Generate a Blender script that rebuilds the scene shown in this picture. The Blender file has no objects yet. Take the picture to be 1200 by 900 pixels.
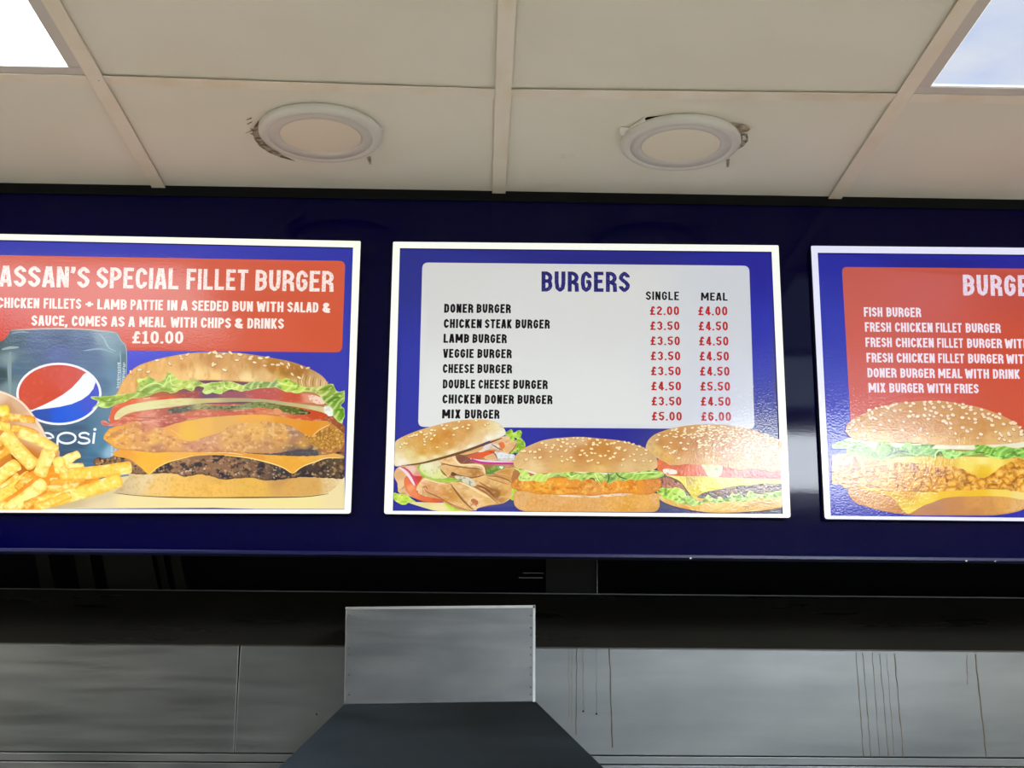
import bpy, bmesh, math, random
import numpy as np
from mathutils import Vector, Matrix
from mathutils.geometry import delaunay_2d_cdt

# ------------------------------------------------------------------ camera, world, exposure
F, PITCH, YAW, ROLL, CX = 1553.2232, 0.259123, 0.0252256, 0.0064535, -0.0175826
D = 2.190927                 # distance of the fascia from the camera
ZC = 1.6                     # eye height
ZCEIL = ZC + 0.929422        # underside of the ceiling grid
YC = 1.789                   # near edge of the cross bar
def cam_axes():
    cp, sp = math.cos(PITCH), math.sin(PITCH); cy, sy = math.cos(YAW), math.sin(YAW)
    f = np.array([sy*cp, cy*cp, sp]); rt = np.array([cy, -sy, 0.0]); up = np.cross(rt, f)
    cr, sr = math.cos(ROLL), math.sin(ROLL)
    return cr*rt + sr*up, -sr*rt + cr*up, f
RT, UP, FW = cam_axes()
scene = bpy.context.scene
cam_data = bpy.data.cameras.new('camera'); cam = bpy.data.objects.new('camera', cam_data)
scene.collection.objects.link(cam)
cam_data.sensor_fit = 'HORIZONTAL'; cam_data.sensor_width = 36.0; cam_data.lens = F/1200*36.0
m = Matrix(((RT[0], UP[0], -FW[0], CX), (RT[1], UP[1], -FW[1], 0.0), (RT[2], UP[2], -FW[2], ZC), (0, 0, 0, 1)))
cam.matrix_world = m; scene.camera = cam
world = bpy.data.worlds.new('world'); scene.world = world; world.use_nodes = True
world.node_tree.nodes['Background'].inputs[0].default_value = (0.78, 0.88, 1.0, 1)
world.node_tree.nodes['Background'].inputs[1].default_value = 1.5     # sky fill through the added opening behind the camera
scene.view_settings.view_transform = 'Standard'; scene.view_settings.look = 'None'
scene.view_settings.gamma = 1.0; scene.view_settings.use_curve_mapping = False
scene.view_settings.exposure = 0.0
PANEL_LIGHT = 8.0            # radiance of the ordinary ceiling panels
FILL_LIGHT = 35.0            # radiance of the added fill panels at the unseen far sides
BRIGHT_LIGHT = 52.0          # radiance of the bright troffer further back

# ------------------------------------------------------------------ helpers
rng = random.Random(7)
def lin(c):
    c = np.asarray(c, float)/255.0
    return np.where(c <= 0.04045, c/12.92, ((c+0.055)/1.055)**2.4)
def lin4(c): l = lin(c); return (float(l[0]), float(l[1]), float(l[2]), 1.0)
def link(o, parent=None):
    scene.collection.objects.link(o)
    if parent is not None: o.parent = parent
    return o
def empty(name, loc, label=None, cat=None, group=None, kind=None, parent=None):
    o = bpy.data.objects.new(name, None); o.location = loc; o.empty_display_size = 0.1
    if label: o['label'] = label
    if cat: o['category'] = cat
    if group: o['group'] = group
    if kind: o['kind'] = kind
    return link(o, parent)
def origin(parent):
    v = Vector((0, 0, 0))
    while parent is not None: v = v + Vector(parent.location); parent = parent.parent
    return v
def obj(name, bm, mat, parent=None, smooth=False, **props):
    """bm holds world coordinates; they become local to the parent's origin."""
    o0 = origin(parent)
    if parent is not None: bmesh.ops.translate(bm, verts=bm.verts, vec=-o0)
    me = bpy.data.meshes.new(name); bm.to_mesh(me); bm.free()
    for mt in (mat if isinstance(mat, (list, tuple)) else [mat]): me.materials.append(mt)
    if smooth:
        for p in me.polygons: p.use_smooth = True
    o = bpy.data.objects.new(name, me)
    for k, v in props.items(): o[k] = v
    return link(o, parent)
def B(): return bmesh.new()
def box(bm, x0, x1, y0, y1, z0, z1, bevel=0.0, mi=0):
    r = bmesh.ops.create_cube(bm, size=1.0)
    for v in r['verts']:
        v.co = Vector(((x0+x1)/2 + v.co.x*(x1-x0), (y0+y1)/2 + v.co.y*(y1-y0), (z0+z1)/2 + v.co.z*(z1-z0)))
    fs = {f for v in r['verts'] for f in v.link_faces}
    for f in fs: f.material_index = mi
    if bevel > 0:
        es = list({e for v in r['verts'] for e in v.link_edges})
        bmesh.ops.bevel(bm, geom=es, offset=bevel, segments=2, affect='EDGES', profile=0.6)
def prism(bm, pts, z0, z1, axis=2, bevel=0.0):
    """extrude the polygon pts (2D) along an axis: 2 -> pts are x,y ; 1 -> x,z ; 0 -> y,z"""
    def mk(p, t):
        return {2: (p[0], p[1], t), 1: (p[0], t, p[1]), 0: (t, p[0], p[1])}[axis]
    a = [bm.verts.new(mk(p, z0)) for p in pts]; b = [bm.verts.new(mk(p, z1)) for p in pts]
    n = len(pts); fs = [bm.faces.new(a), bm.faces.new(b)]
    for i in range(n): fs.append(bm.faces.new((a[i], a[(i+1) % n], b[(i+1) % n], b[i])))
    if bevel > 0:
        es = list({e for f in fs for e in f.edges})
        bmesh.ops.bevel(bm, geom=es, offset=bevel, segments=2, affect='EDGES', profile=0.6)
    bmesh.ops.recalc_face_normals(bm, faces=bm.faces)
def lathe(bm, prof, cx, cy, seg=96, wob=None):
    rings = []
    for r, z in prof:
        ring = []
        for i in range(seg):
            a = 2*math.pi*i/seg
            ring.append(bm.verts.new((cx+r*math.cos(a), cy+r*math.sin(a), z)))
        rings.append(ring)
    for k in range(len(rings)-1):
        for i in range(seg):
            bm.faces.new((rings[k][i], rings[k][(i+1) % seg], rings[k+1][(i+1) % seg], rings[k+1][i]))
    return rings
def cap(bm, ring): bm.faces.new(ring)

# ------------------------------------------------------------------ materials
def nodes_of(mat):
    mat.use_nodes = True; nt = mat.node_tree; return nt, nt.nodes, nt.links
def princ(name, col, rough=0.5, metal=0.0, spec=0.5, noise=None, bump=None, rnoise=None, coat=0.0, aniso=0.0):
    """noise=(scale, colour2, lo, hi, stretch) ; bump=(scale, strength, dist, stretch)"""
    mt = bpy.data.materials.new(name); nt, N, L = nodes_of(mt); p = N['Principled BSDF']
    p.inputs['Base Color'].default_value = lin4(col); p.inputs['Roughness'].default_value = rough
    p.inputs['Metallic'].default_value = metal; p.inputs['Specular IOR Level'].default_value = spec
    p.inputs['Coat Weight'].default_value = coat; p.inputs['Anisotropic'].default_value = aniso
    tc = N.new('ShaderNodeTexCoord')
    def tex(scale, stretch, detail=6):
        mp = N.new('ShaderNodeMapping'); L.new(tc.outputs['Object'], mp.inputs[0]); mp.inputs['Scale'].default_value = stretch
        n = N.new('ShaderNodeTexNoise'); n.inputs['Scale'].default_value = scale; n.inputs['Detail'].default_value = detail
        L.new(mp.outputs[0], n.inputs['Vector']); return n
    if noise:
        n = tex(noise[0], noise[4] if len(noise) > 4 else (1, 1, 1))
        r = N.new('ShaderNodeMapRange'); r.inputs['From Min'].default_value = noise[2]; r.inputs['From Max'].default_value = noise[3]
        L.new(n.outputs[0], r.inputs[0])
        mx = N.new('ShaderNodeMix'); mx.data_type = 'RGBA'
        mx.inputs['A'].default_value = lin4(col); mx.inputs['B'].default_value = lin4(noise[1])
        L.new(r.outputs[0], mx.inputs['Factor']); L.new(mx.outputs['Result'], p.inputs['Base Color'])
    if rnoise:
        n = tex(rnoise[0], rnoise[3])
        r = N.new('ShaderNodeMapRange'); r.inputs['To Min'].default_value = rnoise[1]; r.inputs['To Max'].default_value = rnoise[2]
        r.inputs['From Min'].default_value = 0.3; r.inputs['From Max'].default_value = 0.7
        L.new(n.outputs[0], r.inputs[0]); L.new(r.outputs[0], p.inputs['Roughness'])
    if bump:
        n = tex(bump[0], bump[3], 4); bp = N.new('ShaderNodeBump')
        bp.inputs['Strength'].default_value = bump[1]; bp.inputs['Distance'].default_value = bump[2]
        L.new(n.outputs[0], bp.inputs['Height']); L.new(bp.outputs[0], p.inputs['Normal'])
    return mt
def emit_mat(name, col, strength, noise=None):
    mt = bpy.data.materials.new(name); nt, N, L = nodes_of(mt); p = N['Principled BSDF']
    p.inputs['Base Color'].default_value = lin4((200, 200, 200)); p.inputs['Roughness'].default_value = 0.35
    p.inputs['Emission Color'].default_value = lin4(col); p.inputs['Emission Strength'].default_value = strength
    if noise:
        tc = N.new('ShaderNodeTexCoord'); n = N.new('ShaderNodeTexNoise'); n.inputs['Scale'].default_value = noise[0]; n.inputs['Detail'].default_value = 8
        L.new(tc.outputs['Object'], n.inputs['Vector'])
        r = N.new('ShaderNodeMapRange'); r.inputs['From Min'].default_value = 0.35; r.inputs['From Max'].default_value = 0.7
        L.new(n.outputs[0], r.inputs[0]); mx = N.new('ShaderNodeMix'); mx.data_type = 'RGBA'
        mx.inputs['A'].default_value = lin4(col); mx.inputs['B'].default_value = lin4(noise[1])
        L.new(r.outputs[0], mx.inputs['Factor']); L.new(mx.outputs['Result'], p.inputs['Emission Color'])
    return mt
def print_mat(name, col=None, worn=None, glow=0.82):
    """glossy backlit print: the ink colour glows through and carries an orange-peel laminate"""
    mt = bpy.data.materials.new(name); nt, N, L = nodes_of(mt); p = N['Principled BSDF']
    p.inputs['Roughness'].default_value = 0.09; p.inputs['Specular IOR Level'].default_value = 0.25
    tc = N.new('ShaderNodeTexCoord')
    if col is None:
        a = N.new('ShaderNodeAttribute'); a.attribute_name = 'ink'; src = a.outputs['Color']
    else:
        a = N.new('ShaderNodeRGB'); a.outputs[0].default_value = lin4(col); src = a.outputs[0]
    if worn:
        n = N.new('ShaderNodeTexNoise'); n.inputs['Scale'].default_value = worn[1]; n.inputs['Detail'].default_value = 3
        L.new(tc.outputs['Object'], n.inputs['Vector'])
        r = N.new('ShaderNodeMapRange'); r.inputs['From Min'].default_value = worn[2]; r.inputs['From Max'].default_value = worn[2]+0.04
        L.new(n.outputs[0], r.inputs[0]); mx = N.new('ShaderNodeMix'); mx.data_type = 'RGBA'
        L.new(src, mx.inputs['A']); mx.inputs['B'].default_value = lin4(worn[0]); L.new(r.outputs[0], mx.inputs['Factor']); src = mx.outputs['Result']
    L.new(src, p.inputs['Emission Color']); p.inputs['Emission Strength'].default_value = glow
    d = N.new('ShaderNodeMix'); d.data_type = 'RGBA'; d.inputs['Factor'].default_value = 0.75
    L.new(src, d.inputs['A']); d.inputs['B'].default_value = (0, 0, 0, 1); L.new(d.outputs['Result'], p.inputs['Base Color'])
    n = N.new('ShaderNodeTexNoise'); n.inputs['Scale'].default_value = 330; n.inputs['Detail'].default_value = 1.5
    L.new(tc.outputs['Object'], n.inputs['Vector'])
    bp = N.new('ShaderNodeBump'); bp.inputs['Strength'].default_value = 0.75; bp.inputs['Distance'].default_value = 0.00022
    L.new(n.outputs[0], bp.inputs['Height']); L.new(bp.outputs[0], p.inputs['Normal'])
    return mt

M = {}
M['tile'] = princ('ceiling_tile_face', (230, 224, 208), 0.75, noise=(3.0, (222, 216, 196), 0.35, 0.75), bump=(900, 0.25, 0.0006, (1, 1, 1)))
M['tee'] = princ('grid_metal_cream', (232, 222, 202), 0.42, noise=(14, (222, 208, 178), 0.45, 0.75, (1, 0.5, 1)))
M['plenum'] = princ('plenum_dark', (20, 18, 15), 0.9)
M['lampmetal'] = princ('panel_frame_white', (200, 194, 184), 0.4)
M['ringwhite'] = princ('downlight_ring_white', (208, 204, 192), 0.32)
M['diffoff'] = princ('downlight_diffuser_unlit', (226, 214, 190), 0.4)
M['torn'] = princ('torn_ceiling_facing', (190, 175, 150), 0.9, noise=(60, (110, 95, 75), 0.4, 0.65))
M['grime'] = princ('sooty_hole_edge', (104, 92, 76), 0.95, noise=(110, (176, 164, 144), 0.42, 0.6))
M['smudge'] = princ('faint_ceiling_smudge', (214, 206, 190), 0.8, noise=(60, (226, 220, 204), 0.4, 0.6))
M['paper'] = princ('torn_paper_white', (228, 224, 212), 0.8)
M['fascia'] = princ('navy_gloss_laminate', (0, 0, 47), 0.06, spec=0.15, rnoise=(5, 0.035, 0.075, (1, 1, 6)), bump=(160, 0.05, 0.0002, (0.3, 1, 2.5)))
M['fascia_edge'] = princ('navy_edge_strip', (6, 8, 62), 0.3, spec=0.4)
M['black'] = princ('matt_black', (5, 5, 5), 0.8, spec=0.2)
M['steel'] = princ('brushed_steel_light', (112, 114, 113), 0.36, metal=1.0, noise=(4.5, (92, 95, 95), 0.35, 0.7, (0.6, 1, 2.2)), rnoise=(9, 0.3, 0.46, (0.4, 1, 6)), bump=(60, 0.12, 0.0006, (0.25, 1, 5)))
M['steel_box'] = princ('brushed_steel_duct', (118, 120, 120), 0.34, metal=1.0, noise=(7, (98, 101, 102), 0.35, 0.7, (0.8, 1, 2)), rnoise=(12, 0.28, 0.42, (0.5, 1, 6)), bump=(60, 0.12, 0.0006, (0.25, 1, 5)))
M['duct'] = princ('dark_gap_steel', (38, 37, 31), 0.45, metal=0.6)  # colour darkened so the slats stay dim in the unlit gap
M['steel_dark'] = princ('shaded_dark_steel', (64, 62, 56), 0.40, metal=0.4, noise=(3, (56, 54, 49), 0.35, 0.7), rnoise=(9, 0.25, 0.4, (0.4, 1, 6)))  # sloping top: its dark reflection is put into the steel colour
M['steel_hood'] = princ('shaded_hood_steel', (52, 58, 64), 0.38, metal=1.0, noise=(5, (42, 48, 54), 0.35, 0.7, (0.6, 1, 1.4)), rnoise=(10, 0.3, 0.48, (0.4, 1, 3)))  # hood steel made darker to stand for what it reflects
M['steel_edge'] = princ('polished_steel_edge', (190, 190, 186), 0.25, metal=1.0)
M['grease'] = princ('brown_grease', (82, 68, 44), 0.35)
M['rivet'] = princ('rivet_steel', (95, 95, 95), 0.4, metal=1.0)
M['wall'] = princ('painted_wall', (214, 214, 210), 0.8, noise=(1.2, (200, 200, 196), 0.3, 0.7))
M['wall_dark'] = princ('grey_painted_wall', (112, 108, 104), 0.8, noise=(1.2, (96, 93, 90), 0.3, 0.7))
M['floor'] = princ('pale_floor_tile', (196, 190, 180), 0.45, noise=(2.0, (180, 174, 166), 0.35, 0.7))
M['counter'] = princ('dark_counter', (46, 44, 44), 0.35)
M['frame_side'] = princ('frame_side_black', (8, 8, 10), 0.5)
M['led_left'] = emit_mat('lit_panel_diffuser_white', (236, 250, 255), PANEL_LIGHT, noise=(3, (222, 244, 255)))
M['led_right'] = emit_mat('lit_panel_diffuser_bluish', (202, 222, 255), 0.78, noise=(9, (226, 240, 255)))
M['led_right'].node_tree.nodes['Principled BSDF'].inputs['Base Color'].default_value = (0.12, 0.12, 0.12, 1)
M['led_mid'] = emit_mat('lit_panel_diffuser_mid', (205, 226, 255), 3.0)
M['led_fill'] = emit_mat('added_fill_diffuser', (255, 250, 240), FILL_LIGHT)
M['led_bright'] = emit_mat('lit_troffer_diffuser', (238, 246, 255), BRIGHT_LIGHT)
M['dust'] = emit_mat('lit_panel_edge_glow', (236, 250, 255), 1.3)
M['ink'] = print_mat('backlit_print_ink')

# ------------------------------------------------------------------ the room shell
XL, XR, YB, YK = -3.0, 3.3, -3.2, D+0.95
bm = B(); box(bm, XL, XR, YB, YK, -0.1, 0.0); obj('floor', bm, M['floor'], kind='structure')
bm = B(); box(bm, XL-0.1, XL, YB, YK, 0.0, ZCEIL+0.3); obj('wall_left', bm, M['wall'], kind='structure')
bm = B(); box(bm, XR, XR+0.1, YB, YK, 0.0, ZCEIL+0.3); obj('wall_right', bm, M['wall'], kind='structure')
WX0, WX1, WZ0, WZ1 = -0.6, 3.0, 0.25, 2.25                # opening added in the unseen back wall to brighten the room
bm = B(); box(bm, XL-0.1, WX0, YB-0.1, YB, 0.0, ZCEIL+0.3); box(bm, WX1, XR+0.1, YB-0.1, YB, 0.0, ZCEIL+0.3); box(bm, WX0, WX1, YB-0.1, YB, 0.0, WZ0); box(bm, WX0, WX1, YB-0.1, YB, WZ1, ZCEIL+0.3)
obj('wall_back', bm, M['wall_dark'], kind='structure')
win = empty('added_window_1', (1.2, YB, WZ0), kind='structure')
for x in (WX0, 0.6, 1.8, WX1-0.06): bm = B(); box(bm, x, x+0.06, YB-0.09, YB-0.02, WZ0, WZ1, 0.003); obj('mullion', bm, M['lampmetal'], win)
bm = B(); box(bm, WX0, WX1, YB-0.12, YB+0.04, WZ0-0.03, WZ0, 0.003); obj('sill', bm, M['lampmetal'], win)
bm = B(); box(bm, XL-0.1, XR+0.1, YK, YK+0.1, 0.0, ZCEIL+0.3); obj('wall_front', bm, M['black'], kind='structure')
ceiling = empty('ceiling', (0, 0, ZCEIL), kind='structure')
bm = B(); box(bm, XL-0.1, XR+0.1, YB-0.1, YK+0.1, ZCEIL+0.30, ZCEIL+0.4); obj('soffit', bm, M['plenum'], ceiling)
# the grid: cross bar heights in the bays sag a little, as measured
def ycross(x):
    xs = [-1.3, -0.72, -0.58, 0.0, 0.6, 0.8, 1.3]; ys = [1.772, 1.7771, 1.7772, 1.7962, 1.7875, 1.7875, 1.787]
    return float(np.interp(x, xs, ys))
TW = 0.024
runners = [-2.4, -1.8, -1.2, -0.6, 0.0, 0.6, 1.2, 1.8, 2.4, 3.0]
rows = [YC-0.6*k for k in range(0, 9)]                    # near edges of the cross bars
YEND = D+0.0
for x in runners:
    bm = B(); box(bm, x, x+TW, YB, YEND-0.001, ZCEIL, ZCEIL+0.0012, 0.0004); box(bm, x+0.0105, x+0.0135, YB, YEND-0.001, ZCEIL+0.0012, ZCEIL+0.03)
    obj('grid_runner', bm, M['tee'], ceiling)
for k, y in enumerate(rows):
    for i in range(len(runners)-1):
        a, b = runners[i]+TW+0.0003, runners[i+1]-0.0003
        if b > XR: continue
        dy0, dy1 = (ycross(a)-YC, ycross(b)-YC)
        if k > 0: dy0 = dy1 = 0
        bm = B(); prism(bm, [(a, y+dy0), (b, y+dy1), (b, y+dy1+TW), (a, y+dy0+TW)], ZCEIL+0.0002, ZCEIL+0.0014)
        obj('grid_cross_bar', bm, M['tee'], ceiling)
PANELS = {}                                               # (column, row) cells that hold lamps
cols = [(runners[i]+TW, runners[i+1]) for i in range(len(runners)-1)]
LAMP = {(2, 1): 1, (5, 1): 1, (5, 2): 1, (0, 3): 1, (0, 2): 1, (8, 3): 1, (8, 5): 1, (0, 1): 1}
def onz(px, py, z):
    w = (px-600)/F*RT-(py-450)/F*UP+FW; t = (z-ZC)/w[2]; return float(CX+w[0]*t), float(w[1]*t)
DL = [onz(375.7, 159.2, ZCEIL-0.006)+(0.0985,), onz(797.6, 170.2, ZCEIL-0.006)+(0.0968,)]
TZ = 0.0046                                               # tiles ride a little above the flange
for c, (a, b) in enumerate(cols):
    for r in range(0, 9):
        if (c, r) in LAMP: continue
        y1 = YEND-0.002 if r == 0 else rows[r-1]-0.001
        y0 = rows[r]+TW+0.0005 if r < 9 else YB
        far = r == 1
        A0 = (ycross(a)-YC) if r == 0 else 0; A1 = (ycross(b)-YC) if r == 0 else 0
        C0 = (ycross(a)-YC) if far else 0; C1 = (ycross(b)-YC) if far else 0
        ex = 0.0 if r == 0 else 0.012
        pts = [(a-0.006, y0+A0-0.004), (b+0.006, y0+A1-0.004), (b+0.006, y1+C1+ex), (a-0.006, y1+C0+ex)]
        dl = [d for d in DL if r == 0 and a < d[0] < b]
        bm = B(); z0 = ZCEIL+TZ; z1 = z0+0.012
        if not dl: prism(bm, pts, z0, z1)
        else:                                             # a tile with a rough hole cut for the downlight
            cx, cy, rr = dl[0]; n = 64; rg = random.Random(3 if cx < 0 else 5); hole = []
            for i in range(n):
                t = 2*math.pi*i/n; rad = rr*0.955
                if cx < 0:
                    if 95 < math.degrees(t) < 208: rad = rr*(1.035 + 0.02*rg.random() + 0.05*max(0, 1-abs(math.degrees(t)-172)/26))
                else:
                    if 205 < math.degrees(t) < 262: rad = rr*(1.03+0.01*rg.random())
                    if math.degrees(t) < 38 or math.degrees(t) > 325: rad = rr*(1.05+0.05*rg.random())
                hole.append((cx+rad*math.cos(t), cy+rad*math.sin(t)))
            for z in (z0, z1):
                ob = [Vector(p) for p in pts]; vs = ob+[Vector(h) for h in hole]
                es = [(i, (i+1) % 4) for i in range(4)]+[(4+i, 4+(i+1) % n) for i in range(n)]
                res = delaunay_2d_cdt(vs, es, [], 0, 1e-6)
                bv = [bm.verts.new((v.x, v.y, z)) for v in res[0]]
                for f in res[2]:
                    ctr = sum((res[0][i] for i in f), Vector((0, 0)))/3
                    if (ctr-Vector((cx, cy))).length < rr*0.93: continue
                    face = [bv[i] for i in f]; bm.faces.new(face if z == z1 else face[::-1])
                for v in [v for v in bv if not v.link_faces]: bm.verts.remove(v)
            hv = [[bm.verts.new((h[0], h[1], z)) for h in hole] for z in (z0, z1)]
            for i in range(n): bm.faces.new((hv[0][i], hv[1][i], hv[1][(i+1) % n], hv[0][(i+1) % n]))
        obj('ceiling_tile', bm, M['tile'], ceiling)
# black strip stands for the shadow line between tiles and fascia, a screw hole in the left crossing
bm = B(); box(bm, XL, XR, D-0.004, D+0.02, ZCEIL-0.014, ZCEIL+0.02); obj('shadow_trim_1', bm, M['black'], kind='structure')
bm = B(); lathe(bm, [(0.0008, ZCEIL-0.0002), (0.0012, ZCEIL+0.0001)], -0.585, 1.7905, 12); bm.faces.new(bm.verts[:12])
obj('screw_hole', bm, M['black'], ceiling)

# ------------------------------------------------------------------ ceiling lights
def led_panel(c, r, mat, label, fw=0.020, group=None):
    a, b = cols[c]; y0 = rows[r]+TW; y1 = rows[r-1]
    if r == 1: y1 = min(y1, ycross((a+b)/2))
    ax, bx = a-0.004, b+0.004; ay, by = y0-0.004, y1+0.004
    t = empty('ceiling_panel_light', ((a+b)/2, (y0+y1)/2, ZCEIL), label, 'ceiling light', group)
    z = ZCEIL+0.0022
    bm = B()
    for x0, x1, q0, q1 in ((ax, bx, ay, ay+fw+0.004), (ax, bx, by-fw-0.004, by), (ax, ax+fw+0.004, ay+fw+0.004, by-fw-0.004), (bx-fw-0.004, bx, ay+fw+0.004, by-fw-0.004)):
        box(bm, x0, x1, q0, q1, z, z+0.009, 0.0012)
    obj('frame', bm, M['lampmetal'], t)
    bm = B(); box(bm, ax+fw, bx-fw, ay+fw, by-fw, z+0.0035, z+0.006); obj('diffuser', bm, mat, t)
    bm = B(); box(bm, ax+0.004, bx-0.004, ay+0.004, by-0.004, z+0.010, z+0.03); obj('backplate', bm, M['lampmetal'], t)
    return t
led_panel(2, 1, M['led_left'], 'square white lit ceiling panel in the top left corner')
rp = led_panel(5, 1, M['led_right'], 'square bluish lit ceiling panel with dusty diffuser, in the top right corner')
a_, b_ = cols[5][0]+0.016, cols[5][1]-0.016; c_, d_ = rows[1]+TW+0.016, rows[0]-0.018
bm = B()
for x0, x1, y0, y1 in ((a_, b_, d_-0.007, d_), (a_, a_+0.006, c_, d_-0.007), (b_-0.006, b_, c_, d_-0.007), (a_+0.006, b_-0.006, c_, c_+0.006)): box(bm, x0, x1, y0, y1, ZCEIL+0.0050, ZCEIL+0.0056)
obj('edge_led_strip', bm, M['dust'], rp)
OUT = 'lit ceiling panels behind the viewer'
led_panel(5, 2, M['led_mid'], 'lit ceiling panel out of view behind the bluish one', group=OUT)
for c, r, w in ((0, 3, 'far left, above the counter'), (0, 2, 'far left, between its two neighbours'), (0, 1, 'far left, close to the sign board'), (8, 3, 'far right, above the counter'), (8, 5, 'far right, near the added opening')):  # fill panels added out of view to brighten ceiling and steel
    led_panel(c, r, M['led_fill'], 'added fill panel out of view, '+w, group=OUT)
LX0, LX1, LY0, LY1 = 0.76, 1.43, D-2.66, D-1.74
t = empty('surface_light', (1.095, D-2.2, ZCEIL), 'very bright oblong surface light out of view, mirrored in the centre board', 'ceiling light')
bm = B(); box(bm, LX0-0.015, LX1+0.015, LY0-0.015, LY1+0.015, ZCEIL-0.035, ZCEIL-0.0005, 0.003); obj('body', bm, M['lampmetal'], t)
bm = B(); box(bm, LX0, LX1, LY0, LY1, ZCEIL-0.04, ZCEIL-0.034, 0.002); obj('diffuser', bm, M['led_bright'], t)

def downlight(cx, cy, R, label):
    t = empty('round_downlight', (cx, cy, ZCEIL), label, 'downlight', 'unlit round downlights')
    zt = ZCEIL+0.0030
    bm = B(); lathe(bm, [(R*0.90, zt+0.004), (R*0.985, zt), (R, zt-0.003), (R*0.995, zt-0.008), (R*0.955, zt-0.0125), (R*0.90, zt-0.0135), (R*0.84, zt-0.012)], cx, cy)
    obj('outer_ring', bm, M['ringwhite'], t, True)
    bm = B(); rg = lathe(bm, [(R*0.848, zt-0.0100), (R*0.838, zt-0.0122), (R*0.70, zt-0.0120), (R*0.660, zt-0.0114), (R*0.650, zt-0.0096)], cx, cy)
    obj('inner_ring', bm, M['lampmetal'], t, True)
    bm = B(); rg = lathe(bm, [(R*0.662, zt-0.0098), (R*0.60, zt-0.0106), (R*0.3, zt-0.0109), (0.001, zt-0.0110)], cx, cy); cap(bm, rg[-1])
    obj('diffuser', bm, M['diffoff'], t, True)
    bm = B(); rg = lathe(bm, [(R*0.90, zt+0.03), (R*0.90, zt+0.002), (R*0.8, zt-0.006)], cx, cy); cap(bm, rg[0]); obj('housing', bm, M['black'], t, True)
    bm = B(); lathe(bm, [(R*0.86, zt-0.0105), (R*0.83, zt-0.0105)], cx, cy); obj('groove', bm, M['grime'], t)
    return t
downlight(*DL[0], 'unlit round white downlight with sooty torn ceiling round its left edge')
downlight(*DL[1], 'unlit round white downlight with torn paper flaps, its gap open on the right')
def flap(name, pts, mat, dz=(0.0, 0.004), label=None):
    """a curled scrap of torn facing, pts in x,y with a lift value"""
    bm = B(); v = [bm.verts.new((p[0], p[1], ZCEIL+TZ-0.0004-p[2])) for p in pts]; w = [bm.verts.new((p[0], p[1], ZCEIL+TZ+0.0004-p[2]*0.8)) for p in pts]
    bm.faces.new(v); bm.faces.new(w[::-1]); n = len(pts)
    for i in range(n): bm.faces.new((v[i], w[i], w[(i+1) % n], v[(i+1) % n]))
    bmesh.ops.recalc_face_normals(bm, faces=bm.faces)
    return obj(name, bm, mat, ceiling)
# ------------------------------------------------------------------ mapping photograph measurements onto the wall planes
def hit(px, py, plane, val):
    px = np.asarray(px, float); py = np.asarray(py, float)
    u = (px-600)/F; v = -(py-450)/F
    w = u[..., None]*RT+v[..., None]*UP+FW
    o = np.array([CX, 0.0, ZC]); t = (val-o[plane])/w[..., plane]
    return o+t[..., None]*w
def cpt(px, py):                                          # a point on the ceiling
    h = hit(px, py, 2, ZCEIL); return float(h[0]), float(h[1])
def cflap(name, pts, mat): return flap(name, [cpt(p[0], p[1])+(p[2],) for p in pts], mat)
# scraps round the right downlight (pixels of the photo, on the ceiling plane)
cflap('torn_flap', [(726, 150.5, .003), (738, 152.5, .002), (734, 158.5, .006), (727, 156, .006)], M['paper'])
cflap('torn_flap', [(737, 152.5, .002), (755, 139.5, .002), (758, 144.5, .006), (741, 155, .006)], M['paper'])
cflap('torn_flap', [(855, 146, .001), (872, 148, .002), (879, 152, .004), (876, 155, .003), (868, 158, .001), (862, 152, .001)], M['torn'])
cflap('torn_flap', [(868, 158, .001), (876, 160, .001), (877, 166, .002), (872, 173, .001), (865, 178, .0), (867, 168, .0)], M['grime'])
cflap('torn_flap', [(851, 190, .001), (855, 189, .001), (854, 195, .005), (851.5, 196, .005)], M['torn'])
cflap('torn_flap', [(870, 161, .002), (874, 162, .003), (873, 166, .002), (870, 166, .001)], M['paper'])
# scraps round the left downlight
cflap('torn_flap', [(441, 151, .001), (449, 152.5, .003), (447, 155, .004), (444, 154.5, .001)], M['paper'])
cflap('torn_flap', [(443, 155, .001), (448, 156, .002), (447, 160, .002), (444, 159, .001)], M['torn'])
cflap('torn_flap', [(430, 187, .001), (434, 186, .001), (435, 192, .005), (433, 192.5, .005)], M['torn'])
rg = random.Random(11)
for i in range(13):                                       # frayed paper left of the first lamp
    x = 286+rg.random()*16; y = 143+rg.random()*19; l = 2+rg.random()*8; dy = (rg.random()-0.5)*7
    cflap('frayed_strand', [(x, y, .0005), (x+l, y+dy, .0015), (x+l, y+dy+0.8, .0015), (x, y+0.6, .0005)], M['grime'] if i % 3 else M['torn'])
cflap('faint_smudge', [(650, 186, -.0002), (657, 183.5, -.0002), (668, 183.5, -.0002), (675, 186, -.0002), (668, 188.5, -.0002), (657, 188.5, -.0002)], M['smudge'])
cflap('soot_mark', [(303, 144, .0002), (297, 152, .0002), (295.5, 158, .0002), (298, 166, .0002), (304, 174, .0002), (314, 181, .0002), (328, 187, .0002), (345, 191.5, .0002), (330, 184, .0002), (312, 172, .0002), (305, 160, .0002)], M['grime'])

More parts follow.
